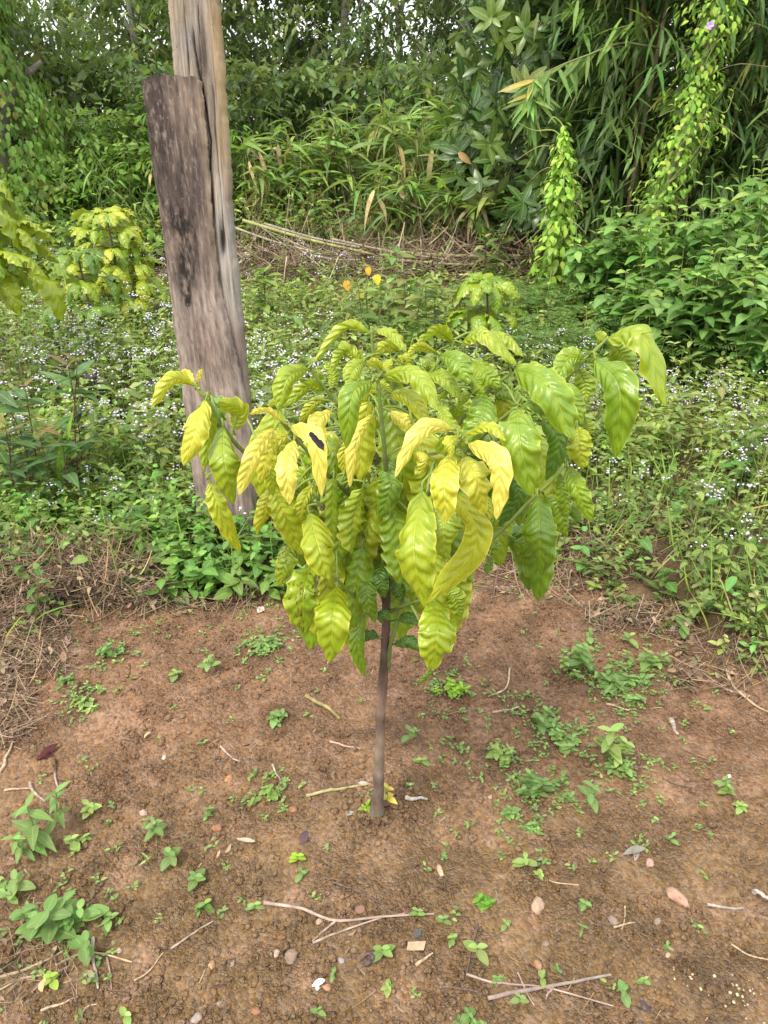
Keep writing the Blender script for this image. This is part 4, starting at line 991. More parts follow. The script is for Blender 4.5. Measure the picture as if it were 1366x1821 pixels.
scrap(545,1490,30,'dark purple leaf scrap left of the mound',(.07,.05,.055),'dead_leaf','dead leaf',1.2,.6,.5)
b = G(662, 1712); mb = MB(); s = px_size(b, 58)
for k in range(13):
    a = rng.uniform(0, 6.28); q = np.array([math.cos(a), math.sin(a) * .7, 0]) * s * rng.uniform(.25, .55)
    tube(mb, curve([b + rng.normal(0, .004, 3), b + q * .5 + rng.normal(0, .006, 3) + [0, 0, .008], b + q + [0, 0, .002]], 8), np.linspace(.0042, .0012, 8), vary((.12, .085, .08), 8, .2), 6, True, .25)
tag(mb.build('root_knot', M_DRY, None, b), 'dark shrivelled root knot at bottom centre', 'roots', 'scraps on the bare soil')
scrap(1145,1795,34,'blackened leaf scrap near the bottom right',(.05,.045,.05),'dead_leaf','dead leaf',-.6,.5,.5)
scrap(745,1658,30,'dark leaf scrap above the wood chip',(.09,.075,.085),'dead_leaf','dead leaf',.8,.6,.5)
scrap(470,1085,26,'pale fallen petal like leaf under the coffee plant left side',(.6,.48,.45),'dry_leaf','dead leaf',1.0,.7,.4)
scrap(642,1395,30,'grey dry leaf beside the coffee stem',(.28,.26,.24),'dry_leaf','dead leaf',.1,.35,.6)
scrap(628,1447,22,'pale grey leaf scrap left of the stem foot',(.36,.32,.29),'dry_leaf','dead leaf',.3,.45,.6)
b = G(740, 1684); mb = MB(); s = px_size(b, 30); c8 = np.array([(sx, sy, sz) for sz in (0, 1) for sy in (-1, 1) for sx in (-1, 1)], float)
V = c8 * [s * .5, s * .26, s * .10] * (1 + .12 * rng.normal(size=(8, 3))); V[:, 2] = np.abs(V[:, 2]) + .002
mb.add(V + b, [(0, 2, 3, 1), (4, 5, 7, 6), (0, 1, 5, 4), (2, 6, 7, 3), (0, 4, 6, 2), (1, 3, 7, 5)], (.38, .29, .19))
tag(mb.build('wood_chip', M_DRY, None, b, False), 'pale rectangular wood chip at bottom centre right', 'chip')
mb = MB(); P = np.array([G(1320 + rng.normal(0, 34), 1778 + rng.normal(0, 22)) for _ in range(26)] + [G(1225 + rng.normal(0, 40), 1745 + rng.normal(0, 12)) for _ in range(12)])
lumps(mb, P + [0, 0, .002], rng.uniform(.0016, .0038, len(P)), vary((.46, .36, .22), len(P), .2), .5)
tag(mb.build('pale_chips', M_STONE), 'cream coloured husk chips in the bottom right corner', kind='stuff')

# ------------------------------------------------------------------ dry brush and litter along the rim
def dry_tangle(name, regions, n, lab, L=(.05, .22), cols=((.20, .135, .085), (.26, .185, .115), (.12, .08, .055), (.32, .24, .155)), h=.08, w=.0035):
    mb = MB(); pts = []
    for (x0, x1, y0, y1, k, hh) in regions:
        m_ = int(n * k)
        P = np.array([G(rng.uniform(x0, x1), rng.uniform(y0, y1)) for _ in range(m_)])
        P[:, 2] += rng.random(m_) ** 1.6 * hh; pts.append(P)
    P = np.concatenate(pts); m_ = len(P)
    D = unit(m_) * [1, 1, .35]
    l = rng.uniform(*L, m_) * np.clip(P[:, 1] / 2.4, .6, 3.5)
    leaves(mb, P - D * l[:, None] * .5, D, (0, 0, 1), l, w * rng.uniform(.5, 1.6, m_) * np.clip(P[:, 1] / 2.6, .7, 3), mixc(cols, m_), 5, 'stem', rng.normal(0, .22, m_), .7, 0)
    k = m_ // 2                                                # shrivelled leaf bits
    Q = P[rng.choice(m_, k)] + rng.normal(0, .02, (k, 3)) * [1, 1, .3]; Q[:, 2] = np.maximum(Q[:, 2], H(Q[:, 0], Q[:, 1]) + .003)
    l = rng.uniform(.012, .035, k) * np.clip(P[0, 1] / 2.4, .8, 2)
    leaves(mb, Q, unit(k) * [1, 1, .5], unit(k) + [0, 0, .6], l, l * rng.uniform(.3, .7, k), mixc(cols, k), 4, 'ellip', rng.normal(.2, .3, k), .6, .8)
    return tag(mb.build(name, M_DRY), lab, kind='stuff')
dry_tangle('dry_brush', [(-60, 230, 985, 1080, .55, .12), (60, 300, 1000, 1085, .3, .10), (-60, 120, 1080, 1200, .25, .04), (-40, 60, 1180, 1330, .1, .02), (240, 470, 1050, 1090, .07, .03)], 2600, 'heap of dry brown weeds on the left rim of the soil')
dry_tangle('dry_litter', [(860, 1120, 960, 1060, .5, .03), (1040, 1210, 1080, 1125, .3, .03), (1190, 1366, 1110, 1240, .3, .03), (1000, 1260, 900, 1000, .25, .03)], 800, 'brown stalks and litter along the right rim of the soil', (.05, .2))
dry_tangle('straw', [(-40, 150, 1660, 1790, .5, .02), (-40, 70, 1560, 1680, .2, .02), (0, 1366, 1250, 1820, .35, .006), (500, 860, 1040, 1300, .25, .01)], 260, 'thin dead straws strewn over the soil', (.03, .12), w=.0022)

# ------------------------------------------------------------------ weeds and flowers beyond the rim
def weed_mass(mb, x, y, h, L, W, cols, K=5, S=4, shape='ovate', spread=.35, lean=.25, stemw=.0025, up=.25):
    n = len(x)
    if n == 0: return None
    z0 = H(x, y)
    ln = rng.normal(0, lean, (n, 2)) * h[:, None]
    top = np.stack([x + ln[:, 0], y + ln[:, 1], z0 + h], 1); base = np.stack([x, y, z0], 1)
    leaves(mb, base, top - base, nrm(rng.normal(size=(n, 3)) * [1, 1, .01]), np.linalg.norm(top - base, axis=1), stemw * np.clip(y / 3, 1, 2.5), vary((.16, .19, .06), n), 3, 'stem', 0, .8)
    a0 = rng.uniform(0, 6.28, n)
    cc = mixc(cols, n)
    for k in range(K):
        f = (1 - .72 * k / max(1, K - 1)) if K > 1 else 1.
        p = base + (top - base) * f
        for q in (0, 1):
            a = a0 + k * 1.57 + q * math.pi + rng.normal(0, .35, n)
            D = np.stack([np.cos(a), np.sin(a), rng.normal(up if k == 0 else .05, .28, n)], 1)
            l = L * rng.uniform(.6, 1.15, n) * (.6 if k == 0 else 1)
            leaves(mb, p + rng.normal(0, spread * .02, (n, 3)), D, np.array([0, 0, 1.]) + rng.normal(0, .25, (n, 3)), l, l * (W / L) * rng.uniform(.8, 1.2, n), np.clip(cc * rng.uniform(.8, 1.2, (n, 1)) * (1.12 if k == 0 else 1), 0, 1), S, shape, rng.uniform(.05, .4, n), rng.uniform(.05, .35, n))
    return top
def field(n, y0, y1, xl, xr, power=1.0):
    y = y0 + (y1 - y0) * rng.random(n) ** power
    x = rng.uniform(xl, xr, n) * (.35 + .53 * y)
    return x, y
WEED = [(.115, .195, .062), (.14, .225, .074), (.085, .155, .052), (.165, .245, .085), (.20, .27, .11)]
LIGHT = [(.18, .29, .085), (.215, .325, .105), (.15, .25, .075)]
mb = MB()
# rim weeds (near), thinning towards the soil
x, y = field(2850, 1.5, 3.3, -1, 1.05); d = beyond_edge(x, y)
dry_left = sstep(-.45, -.8, x) * (1 - sstep(.25, .42, d))
k = (rng.random(len(x)) < .85 * sstep(-.04, .25, d) * (1 - .85 * dry_left)) & ~((np.abs(x - .0) < .45) & (d < .08)) & (vn(x * 5, y * 5, 0, 90) > -.55)
x, y, d = x[k], y[k], d[k]
hh = rng.uniform(.05, .15, len(x)) * (.5 + .9 * sstep(0, .6, d)) * np.where(x > .3, .9, 1.1)
weed_mass(mb, x, y, hh, .036, .020, WEED, 4, 4)
x, y = field(500, 1.9, 3.2, -1, 1); d = beyond_edge(x, y); k = (d > .1) & (rng.random(len(x)) < .6); x, y = x[k], y[k]
weed_mass(mb, x, y, rng.uniform(.10, .22, len(x)), .060, .032, WEED[:3] + [(.075, .19, .06)], 3, 6)
# the open field further back
def clear(x, y): return sstep(6.0, 7.0, y) * (x > -2.6) * (x < 1.9)        # trodden low strip before the pole heap
x, y = field(3300, 3.2, 9.2, -1, 1, 1.25); k = vn(x * 1.3, y * 1.3, 0, 91) + rng.normal(0, .3, len(x)) > -.45; x, y = x[k], y[k]
weed_mass(mb, x, y, rng.uniform(.14, .30, len(x)) * (1 - .65 * clear(x, y)), .054, .030, LIGHT + WEED[3:], 5, 3)
x, y = field(1250, 3.0, 8.5, -1, 1, 1.2); k = rng.random(len(x)) > .9 * clear(x, y); x, y = x[k], y[k]; weed_mass(mb, x, y, rng.uniform(.18, .38, len(x)), .085, .040, WEED + LIGHT, 4, 3)
# broad leaved weeds round the foot of the post
P = np.array([G(rng.uniform(250, 560), rng.uniform(930, 1075)) for _ in range(170)])
weed_mass(mb, P[:, 0], P[:, 1], rng.uniform(.05, .20, 170), .062, .036, [(.075, .19, .06), (.10, .22, .06), (.13, .26, .07)], 3, 6)
P = np.array([G(rng.uniform(-30, 330), rng.uniform(900, 985)) for _ in range(150)])
weed_mass(mb, P[:, 0], P[:, 1], rng.uniform(.06, .2, 150), .05, .030, [(.10, .21, .055), (.14, .27, .07)], 4, 6)
tag(mb.build('weeds', M_LEAF), 'low green weeds covering the field behind the soil', kind='stuff')
# grass
mb = MB(); x, y = field(5200, 1.9, 9, -1, 1, 1.4); d = beyond_edge(x, y); k = (d > rng.uniform(0, .3, len(x))) & ((y < 6.2) | (x < -2.6)); x, y = x[k], y[k]; n = len(x)
D = np.stack([rng.normal(0, .5, n), rng.normal(0, .5, n), np.ones(n)], 1)
l = rng.uniform(.10, .28, n)
leaves(mb, np.stack([x, y, H(x, y)], 1), D, nrm(rng.normal(size=(n, 3)) * [1, 1, .2]), l, rng.uniform(.004, .008, n) * np.clip(y / 3.5, .8, 2), mixc([(.14, .26, .05), (.2, .31, .07), (.3, .3, .12)], n, [.5, .38, .12]), 5, 'strap', rng.uniform(.1, .7, n), .3)
tag(mb.build('grass', M_LEAF), 'thin grass blades standing among the weeds', kind='stuff')
# small lilac white flower heads on thin stalks
def flowers(mb, ms, x, y, h, big=1.0):
    n = len(x); z = H(x, y) + h
    c = np.stack([x, y, z], 1)
    leaves(ms, np.stack([x, y, H(x, y)], 1), np.stack([rng.normal(0, .02, n), rng.normal(0, .02, n), h], 1), nrm(rng.normal(size=(n, 3)) * [1, 1, .01]), h, .0022 * np.clip(y / 3, 1, 2.2), vary((.17, .25, .07), n), 3, 'stem', 0, .8)
    m_ = 5
    off = rng.normal(0, 1, (n, m_, 3)) * [.013, .013, .006] * big
    P = (c[:, None] + off).reshape(-1, 3)
    fr_ = rng.uniform(.0024, .0056, len(P)) * big; near_ = P[:, 1] < 3.4; cf = vary((.56, .52, .66), len(P), .12, .03)
    lumps(mb, P[near_], fr_[near_], cf[near_], .7, .3)
    Q = P[~near_]; m2 = len(Q)                                   # far heads need fewer corners
    V = OCT_V[None] * fr_[~near_][:, None, None] * rng.uniform(.75, 1.25, (m2, 5, 1)) + Q[:, None]
    mb.add(V, (np.arange(m2) * 5)[:, None, None] + np.array([(0, 1, 4, 4), (1, 2, 4, 4), (2, 3, 4, 4), (3, 0, 4, 4)])[None], np.repeat(cf[~near_], 5, 0))
mb, ms = MB(), MB()
x, y = field(4600, 3.0, 7.8, -1, 1, 1.15)
pxx = 683 + F * x / (y * cp + 1.4 * sp); dens = sstep(700, 560, pxx) * (.30 + .70 * np.exp(-((y - 4.0) / 1.0) ** 2)) * (vn(x * 2.2, y * 2.2, 0, 95) > -.25)
k = rng.random(len(x)) < dens; x, y = x[k], y[k]
flowers(mb, ms, x, y, rng.uniform(.22, .40, len(x)), 1.2)
x, y = field(1700, 2.1, 4.6, .18, 1.05); dens = (.25 + .75 * sstep(2.6, 3.6, y)) * (vn(x * 3, y * 3, 0, 96) > -.15) * (beyond_edge(x, y) > .15)
k = rng.random(len(x)) < dens * .75; x, y = x[k], y[k]
flowers(mb, ms, x, y, rng.uniform(.15, .32, len(x)), 1.0)
x, y = field(60, 2.5, 3.1, -1, -.2); flowers(mb, ms, x, y, rng.uniform(.10, .2, len(x)), .9)
tag(mb.build('white_flowers', M_FLOWER), 'clusters of small lilac white weed flowers across the field', kind='stuff')
tag(ms.build('flower_stalks', M_STEM), 'thin green stalks of the small white flowers', kind='stuff')

# named weeds in the middle ground
def herb(name, loc, lab, cat, group, h, stems, nodes, L, W, cols, shape='ovate', stemc=(.17, .2, .07), lean=.2, rad=.012, mat=None, fold=.2, droop=(.1, .45), S=6, up=.2, top=None, wide=.1):
    loc = np.asarray(loc, float); loc = np.array([loc[0], loc[1], float(H(loc[0], loc[1]))])
    t = thing(name, loc, lab, cat, group)
    sm, fm = MB(), MB()
    for s in range(stems):
        a = rng.uniform(0, 6.28); hh = h * rng.uniform(.75, 1.05)
        b = loc + [math.cos(a) * wide * rng.random(), math.sin(a) * wide * rng.random(), -.01]
        tp = b + [rng.normal(0, lean) * hh, rng.normal(0, lean) * hh, hh]
        P = curve([b, (b + tp) / 2 + rng.normal(0, .03, 3) * hh, tp], 10)
        tube(sm, P, np.linspace(rad, rad * .4, 10), vary(stemc, 10, .12), 6, False)
        a0 = rng.uniform(0, 6.28)
        for k in range(nodes):
            f = 1 - .82 * k / nodes; p = P[int(round(f * 9))]
            for q in (0, 1):
                an = a0 + k * 1.57 + q * math.pi + rng.normal(0, .3)
                D = np.array([math.cos(an), math.sin(an), rng.normal(up + (.35 if k == 0 else 0), .2)])
                l = L * rng.uniform(.75, 1.15) * (.55 if k == 0 else 1)
                cc = vary(top if (top is not None and k == 0) else cols[rng.integers(len(cols))], 1, .15)
                leaves(fm, [p + D * rad], D, np.array([0, 0, 1.]) + rng.normal(0, .2, 3), l, W * l / L, cc, S, shape, rng.uniform(*droop), fold)
    sm.build('stem', M_STEM, t); fm.build('foliage', mat or M_LEAF, t)
    return t
BLUE_G = [(.062, .135, .060), (.078, .155, .068), (.05, .115, .05)]
for px, py, Yh, h, lab in ((50, 790, 2.95, .58, 'red stemmed weed with long leaves, near the left edge'), (130, 790, 3.0, .56, 'red stemmed weed just left of the charred stump'), (18, 800, 2.8, .50, 'red stemmed weed cut by the left edge'), (85, 830, 2.75, .34, 'short weed between the red stemmed ones')):
    herb('red_stemmed_weed', at(px, py, Yh), lab, 'weed', 'red stemmed weeds on the left', h, 2, 6, .15, .048, BLUE_G, 'lance', (.13, .055, .04), .12, .004, M_LEAF, .2, (.05, .3), 7, .25, (.15, .13, .06), .05)
for k, (px, py, Yh, lab) in enumerate(((705, 600, 5.2, 'upright leafy weed standing behind the coffee plant top'), (812, 560, 5.4, 'tall weed with bluish leaves left of the small coffee plant'), (655, 600, 5.0, 'broad leaved weed above the crown, left of the upright one'),
                                     (760, 585, 4.8, 'dark leaved weed between two upright weeds'), (480, 560, 5.6, 'tall thin weed with yellow tips right of the post'), (700, 545, 6.0, 'leafy weed in front of the cut bamboo'), (880, 470, 7.6, 'weed tuft growing at the bamboo pile end'))):
    herb('tall_weed', at(px, py, Yh), lab, 'weed', 'tall weeds in the middle field', .55, 3, 6, .15, .07, WEED if k != 4 else LIGHT, 'ovate', (.14, .18, .06), .12, .006, None, .2, (.1, .5), 6, .15, None, .1)
# wilting weed with orange leaves
o = at(640, 560, 5.6) * [1, 1, 0]; t = thing('wilting_weed', o, 'weed with three orange yellow wilting leaves behind the crown', 'weed')
sm = MB()
for (px, py, w, c) in ((616, 505, 17, (.75, .30, .03)), (654, 481, 14, (.72, .34, .03)), (669, 494, 18, (.52, .50, .05)), (640, 520, 18, (.3, .36, .06))):
    p = at(px, py - 6, 5.6); tube(sm, curve([o, (o + p) / 2 + [.02, 0, .05], p], 8), .004, (.17, .2, .07), 5, False)
    m_ = MB(); leaves(m_, [p], (.2, -.5, -1), (0, -1, .3), px_size(p, w * 1.1), px_size(p, w * .8), c, 7, 'ovate', .2, .2); m_.build('leaf', M_LEAF, t)
sm.build('stem', M_STEM, t)
# broad grass blades and a dry pod on the left
o = G(95, 900); t = thing('broad_grass', o, 'broad bladed grass tuft at left with one drying blade', 'grass tuft')
for pts, w, c in (([(100, 880), (140, 860), (190, 862)], 16, (.25, .34, .08)), ([(105, 850), (112, 800), (121, 735)], 16, (.16, .32, .05)), ([(100, 870), (60, 862), (30, 880)], 14, (.14, .28, .06)), ([(95, 872), (88, 905), (88, 942)], 11, (.50, .36, .20)), ([(8, 925), (12, 890), (10, 860)], 10, (.16, .32, .05)), ([(75, 850), (55, 800), (62, 840)], 16, (.28, .35, .12))):
    P = [at(a, b, o[1] + (.0 if k else .03)) for k, (a, b) in enumerate(pts)]
    m_ = MB(); D = nrm(P[2] - P[0]); nn = nrm(np.array([0, -1, .6]))
    leaves(m_, [P[0]], D, nn, np.linalg.norm(P[2] - P[0]), px_size(P[0], w), c, 9, 'lance', .12, .3); m_.build('blade', M_LEAF, t)

# ------------------------------------------------------------------ shrubs on the right
SHR = [(.105, .235, .075), (.13, .265, .085), (.085, .20, .06), (.155, .285, .095)]
SP = [(1105, 560, 5.9, .85, 'pale leaved shrub just right of the vine covered stake'), (1180, 600, 5.3, .90, 'shrub with deltoid leaves below the purple flowers'), (1250, 600, 5.2, 1.05, 'tall shrub in the middle of the right hand thicket'),
      (1330, 620, 5.0, 1.10, 'tallest shrub of the right thicket near the photo edge'), (1385, 640, 4.7, 1.05, 'shrub cut off by the right photo edge'), (1215, 650, 4.65, .75, 'front shrub of the thicket above the flowers'),
      (1300, 660, 4.5, .80, 'front shrub of the thicket, right of the first'), (1372, 690, 4.2, .75, 'lowest front shrub at the right edge'), (1160, 640, 4.7, .60, 'olive shrub leaning behind the rightmost coffee branch'),
      (1050, 560, 6.0, .65, 'low pale shrub at the foot of the vine stake'), (1290, 560, 6.0, 1.1, 'back shrub of the thicket under the bamboo'), (1380, 570, 5.9, 1.15, 'back shrub in the corner of the thicket'), (1120, 620, 5.0, .45, 'small shrub in the fine leaved ground cover')]
for px, py, Yh, h, lab in SP:
    herb('thicket_shrub', at(px, py, Yh), lab, 'shrub', 'shrubs of the right hand thicket', h, 17, 10, .115, .070, SHR, 'ovate', (.15, .19, .07), .17, .005, None, .16, (.1, .6), 6, .1, (.19, .31, .10), .26)
# fine leaved ground cover between stake and coffee plant
mb = MB(); n = 600; x = rng.uniform(.75, 1.9, n); y = rng.uniform(4.2, 6.4, n); z = H(x, y) + rng.uniform(.05, .32, n)
a = rng.uniform(0, 6.28, n); D = np.stack([np.cos(a), np.sin(a), rng.normal(.1, .2, n)], 1)
for k in range(9):
    f = (k + 1) / 9
    for sgn in (-1, 1):
        a2 = a + sgn * 1.15
        leaves(mb, np.stack([x, y, z], 1) + D * (f * .15), np.stack([np.cos(a2), np.sin(a2), rng.normal(0, .15, n)], 1), (0, 0, 1), .042 * (1.1 - .5 * abs(f - .5)), .013, vary((.085, .17, .055), n), 3, 'ellip', .1, .1)
tag(mb.build('fern_like_weeds', M_LEAF), 'fine feathery ground cover below the vine stake', kind='stuff')

# ------------------------------------------------------------------ vine covered stakes
def vine_column(loc, path, radii, nleaf, L, cols, lab, pole=True, tend=(), petals=(), shape='ovate'):
    t = thing('vine_column', loc, lab, 'climbing vine', 'climbing vines at the back right')
    P = curve(path, 60); rr = np.interp(np.linspace(0, 1, 60), np.linspace(0, 1, len(radii)), radii)
    if pole:
        m_ = MB(); tube(m_, P, .018, vary((.30, .24, .17), 60, .15), 8, True, .12); m_.build('stake', M_BARK, t)
    j = rng.integers(0, 60, nleaf); a = rng.uniform(0, 6.28, nleaf); rad = rr[j] * rng.uniform(.25, 1.2, nleaf) * (1 + .7 * vn(j * .35, a * 1.2, 0, 101)); keepv = vn(j * .3, np.cos(a), np.sin(a), 102) + rng.normal(0, .25, nleaf) > -.75
    j, a, rad = j[keepv], a[keepv], rad[keepv]; nleaf = len(j)
    O = P[j] + np.stack([np.cos(a) * rad, np.sin(a) * rad, rng.normal(0, .03, nleaf)], 1)
    out = np.stack([np.cos(a), np.sin(a), np.zeros(nleaf)], 1)
    D = out * rng.uniform(.2, .8, (nleaf, 1)) + rng.normal(0, .3, (nleaf, 3)) - [0, 0, .55]
    m_ = MB(); l = L * rng.uniform(.55, 1.15, nleaf)
    leaves(m_, O, D, out + [0, 0, .7], l, l * .62, mixc(cols, nleaf), 5, shape, rng.uniform(.05, .4, nleaf), .2)
    m_.build('foliage', M_LEAF, t)
    m_ = MB()
    for k in range(16):                                      # side runners and dead ends
        q = P[rng.integers(6, 58)]; e_ = q + rng.normal(0, 1, 3) * [.22, .14, .14]
        tube(m_, curve([q, (q + e_) / 2 + [0, 0, .06], e_], 8), np.linspace(.004, .0015, 8), vary((.30, .26, .14), 8, .1), 5, False)
    for k in range(7):                                       # winding stems
        ph = rng.uniform(0, 6.28); w = rng.uniform(.3, .8)
        th = np.linspace(0, rng.uniform(8, 16), 60) + ph
        tube(m_, P + np.stack([np.cos(th) * rr * w, np.sin(th) * rr * w, 0 * th], 1), .004, vary((.22, .24, .09), 60, .1), 5, False)
    for td in tend: tube(m_, curve(td, 14), np.linspace(.006, .003, 14), (.30, .36, .10), 5, False)
    m_.build('vine_stem', M_STEM, t)
    for p in petals:
        f = MB(); k = 5; a = np.arange(k) * 6.283 / k
        leaves(f, np.repeat([p], k, 0), np.stack([np.cos(a), -.5 + 0 * a, np.sin(a)], 1), (0, -1, .3), .032, .028, (.50, .36, .72), 5, 'ellip', .2, .1); f.build('flower', M_FLOWER, t)
    return t
YG = 6.4
vine_column(at(985, 560, YG) * [1, 1, 0], [at(985, 575, YG), at(985, 480, YG), at(993, 380, YG), at(1000, 300, YG), at(1003, 238, YG)], [.19, .16, .11, .07, .012], 1350, .072, [(.20, .38, .07), (.25, .43, .08), (.15, .30, .06), (.29, .46, .11)],
            'light green vine column on a stake behind the coffee plant', True,
            [[at(1001, 250, YG), at(985, 232, YG), at(950, 232, YG - .1), at(920, 218, YG - .2)], [at(1003, 240, YG), at(1000, 222, YG), at(985, 208, YG), at(975, 220, YG)]])
YF = 6.7
vine_column(at(1160, 470, YF) * [1, 1, 0], [at(1150, 470, YF), at(1165, 400, YF), at(1190, 320, YF), at(1225, 220, YF), at(1245, 130, YF), at(1275, 30, YF), at(1290, -60, YF)], [.16, .20, .17, .24, .10, .20, .15], 2300, .058, [(.19, .36, .065), (.23, .40, .075), (.13, .27, .055), (.27, .42, .09)],
            'flowering vine climbing a leaning stem in front of the bamboo', True,
            [[at(1225, 220, YF), at(1260, 190, YF), at(1290, 200, YF), at(1305, 165, YF)], [at(1240, 140, YF), at(1275, 75, YF - .1), at(1300, 60, YF)], [at(1210, 250, YF), at(1270, 180, YF), at(1285, 160, YF)]],
            [at(1262, 45, YF - .25), at(1165, 394, YF - .28), at(1163, 432, YF - .28)])

# ------------------------------------------------------------------ the wall of vegetation behind
def crown_mesh(centres, n_per, spread, L, W, cols, S=3, shape='ovate', hang=.3, gloss=False, twig=True, droop=.25):
    """sprays of leaves round many cluster centres"""
    fm, tm = MB(), MB()
    c = np.asarray(centres); m_ = len(c)
    d0 = nrm(unit(m_) * [1, 1, .5] + [0, 0, -hang * .3])
    if twig:
        leaves(tm, c - d0 * spread, d0, (0, 0, 1), spread * 2, .012, vary((.13, .11, .08), m_), 4, 'stem', .15, .8)
    rep = np.repeat(np.arange(m_), n_per); n = len(rep)
    f = rng.uniform(-1, 1, n)
    O = c[rep] + d0[rep] * (f * spread)[:, None] + rng.normal(0, spread * .22, (n, 3))
    D = nrm(np.cross(d0[rep], [0, 0, 1.]) * rng.choice([-1, 1], (n, 1)) + d0[rep] * .6 + rng.normal(0, .35, (n, 3)) - [0, 0, hang])
    l = L * rng.uniform(.6, 1.2, n)
    base = mixc(cols, m_)[rep] * rng.uniform(.75, 1.3, (n, 1))
    leaves(fm, O, D, np.array([0, 0, 1.]) + rng.normal(0, .45, (n, 3)), l, l * W / L, base, S, shape, droop, .15)
    return fm, tm
def trunk_mesh(pts, r0, r1, limbs=0, c=(.22, .19, .15), reach=1.0):
    m_ = MB(); P = curve(pts, 22); tube(m_, P, np.linspace(r0, r1, 22), vary(c, 22, .15, .03), 9, True, .08)
    for k in range(limbs):
        i0 = rng.integers(6, 20); a = rng.uniform(0, 6.28); e = P[i0] + np.array([math.cos(a) * .8, math.sin(a) * .6, rng.uniform(.4, 1.1)]) * reach * rng.uniform(.6, 1.2)
        tube(m_, curve([P[i0], (P[i0] + e) / 2 + [0, 0, .1], e], 9), np.linspace(r1 * 1.1, r1 * .25, 9), vary(c, 9, .15, .03), 6, False)
    return m_
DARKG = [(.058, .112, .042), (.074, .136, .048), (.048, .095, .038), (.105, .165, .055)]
# far trees, with gaps of sky
FT = [(300, 14.5, 1.5, 'far tree behind the left side of the post'), (430, 15.5, 1.4, 'far tree just right of the post top'), (520, 17.0, 1.5, 'far tree with pale slanting branches'), (615, 15.0, 1.4, 'far tree with a straight grey trunk at top centre'),
      (715, 16.5, 1.5, 'far tree right of the straight trunk'), (800, 15.5, 1.3, 'far tree beside the dark broadleaf tree'), (190, 16.5, 1.6, 'far tree right of the vine draped tree'), (880, 17.5, 1.6, 'far tree partly hidden by the broadleaf tree')]
for px, Yt, rad, lab in FT:
    b = at(px, 300, Yt) * [1, 1, 0]; t = thing('far_tree', b, lab, 'tree', 'trees at the far edge of the field')
    trunk_mesh([b, b + [rng.normal(0, .15), 0, 2.2], b + [rng.normal(0, .3), 0, 5.2]], .085, .03, 14, (.26, .24, .20)).build('trunk', M_BARK, t)
    m_ = 620; z = np.where(rng.random(m_) < .72, rng.uniform(.9, 3.7, m_), rng.uniform(3.6, 5.6, m_)); a = rng.uniform(0, 6.28, m_); r_ = rad * np.sqrt(rng.random(m_)) * 1.15
    c = np.stack([b[0] + np.cos(a) * r_, b[1] + np.sin(a) * r_ * .8, z], 1)
    c = c[vn(c[:, 0] * .8, c[:, 1] * .8, c[:, 2] * 1.1, 111) > -.36 - .5 * (c[:, 2] < 1.9)]
    fm, tm = crown_mesh(c, 11, .27, .165, .070, [(.075, .135, .055), (.095, .165, .065), (.06, .11, .05), (.125, .19, .07)], 3, 'ellip', .45)  # slight distance haze painted in as paler, greyer leaf colours
    fm.build('crown', M_LEAF, t); tm.build('twigs', M_BARK, t)
# dark undergrowth behind the reeds
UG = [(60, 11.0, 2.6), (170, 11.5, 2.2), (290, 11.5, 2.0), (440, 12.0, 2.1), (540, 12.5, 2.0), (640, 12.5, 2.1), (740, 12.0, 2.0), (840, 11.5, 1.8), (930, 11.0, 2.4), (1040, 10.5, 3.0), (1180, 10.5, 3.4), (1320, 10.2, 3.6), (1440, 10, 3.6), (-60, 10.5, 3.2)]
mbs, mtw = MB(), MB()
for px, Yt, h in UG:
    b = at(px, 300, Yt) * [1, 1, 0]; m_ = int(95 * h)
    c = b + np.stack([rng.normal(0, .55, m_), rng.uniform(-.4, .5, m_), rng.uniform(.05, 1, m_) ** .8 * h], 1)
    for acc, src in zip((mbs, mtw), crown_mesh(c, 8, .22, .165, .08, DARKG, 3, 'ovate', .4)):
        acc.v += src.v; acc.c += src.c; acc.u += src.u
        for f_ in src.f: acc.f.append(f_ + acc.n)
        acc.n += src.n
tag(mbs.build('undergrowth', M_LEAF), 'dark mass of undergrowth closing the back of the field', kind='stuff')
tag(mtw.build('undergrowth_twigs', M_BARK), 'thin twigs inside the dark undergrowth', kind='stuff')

# vine draped tree on the left
b = at(40, 420, 9.3) * [1, 1, 0]; t = thing('vine_draped_tree', b, 'tree wrapped in hanging vines at the upper left corner', 'tree')
trunk_mesh([b, b + [-.1, 0, 2], b + [-.2, 0, 4.6]], .16, .10, 6).build('trunk', M_BARK, t)
n = 11000; z = rng.uniform(.05, 1, n) ** .9 * 4.4; a = rng.uniform(0, 6.28, n)
rad = (.62 + .22 * np.sin(z * 2.1) + .30 * vn(z * 1.3, np.cos(a) * 1.6, np.sin(a) * 1.6, 121) + .18 * (z > 2.4)) * rng.uniform(.78, 1.08, n)
out = np.stack([np.cos(a), np.sin(a), 0 * a], 1)
m_ = MB(); l = rng.uniform(.05, .10, n)
leaves(m_, np.array([b[0] - .15, b[1], 0]) + out * rad[:, None] * [1.15, 1, 1] + np.stack([0 * z, 0 * z, z], 1), out * .35 + [0, 0, -1] + rng.normal(0, .28, (n, 3)), out + [0, 0, .35], l, l * .68, mixc([(.10, .20, .045), (.13, .24, .05), (.075, .15, .04), (.16, .22, .06), (.14, .11, .045)], n, [.34, .27, .28, .08, .03]), 3, 'ovate', .2, .15)
m_.build('crown', M_LEAF, t)

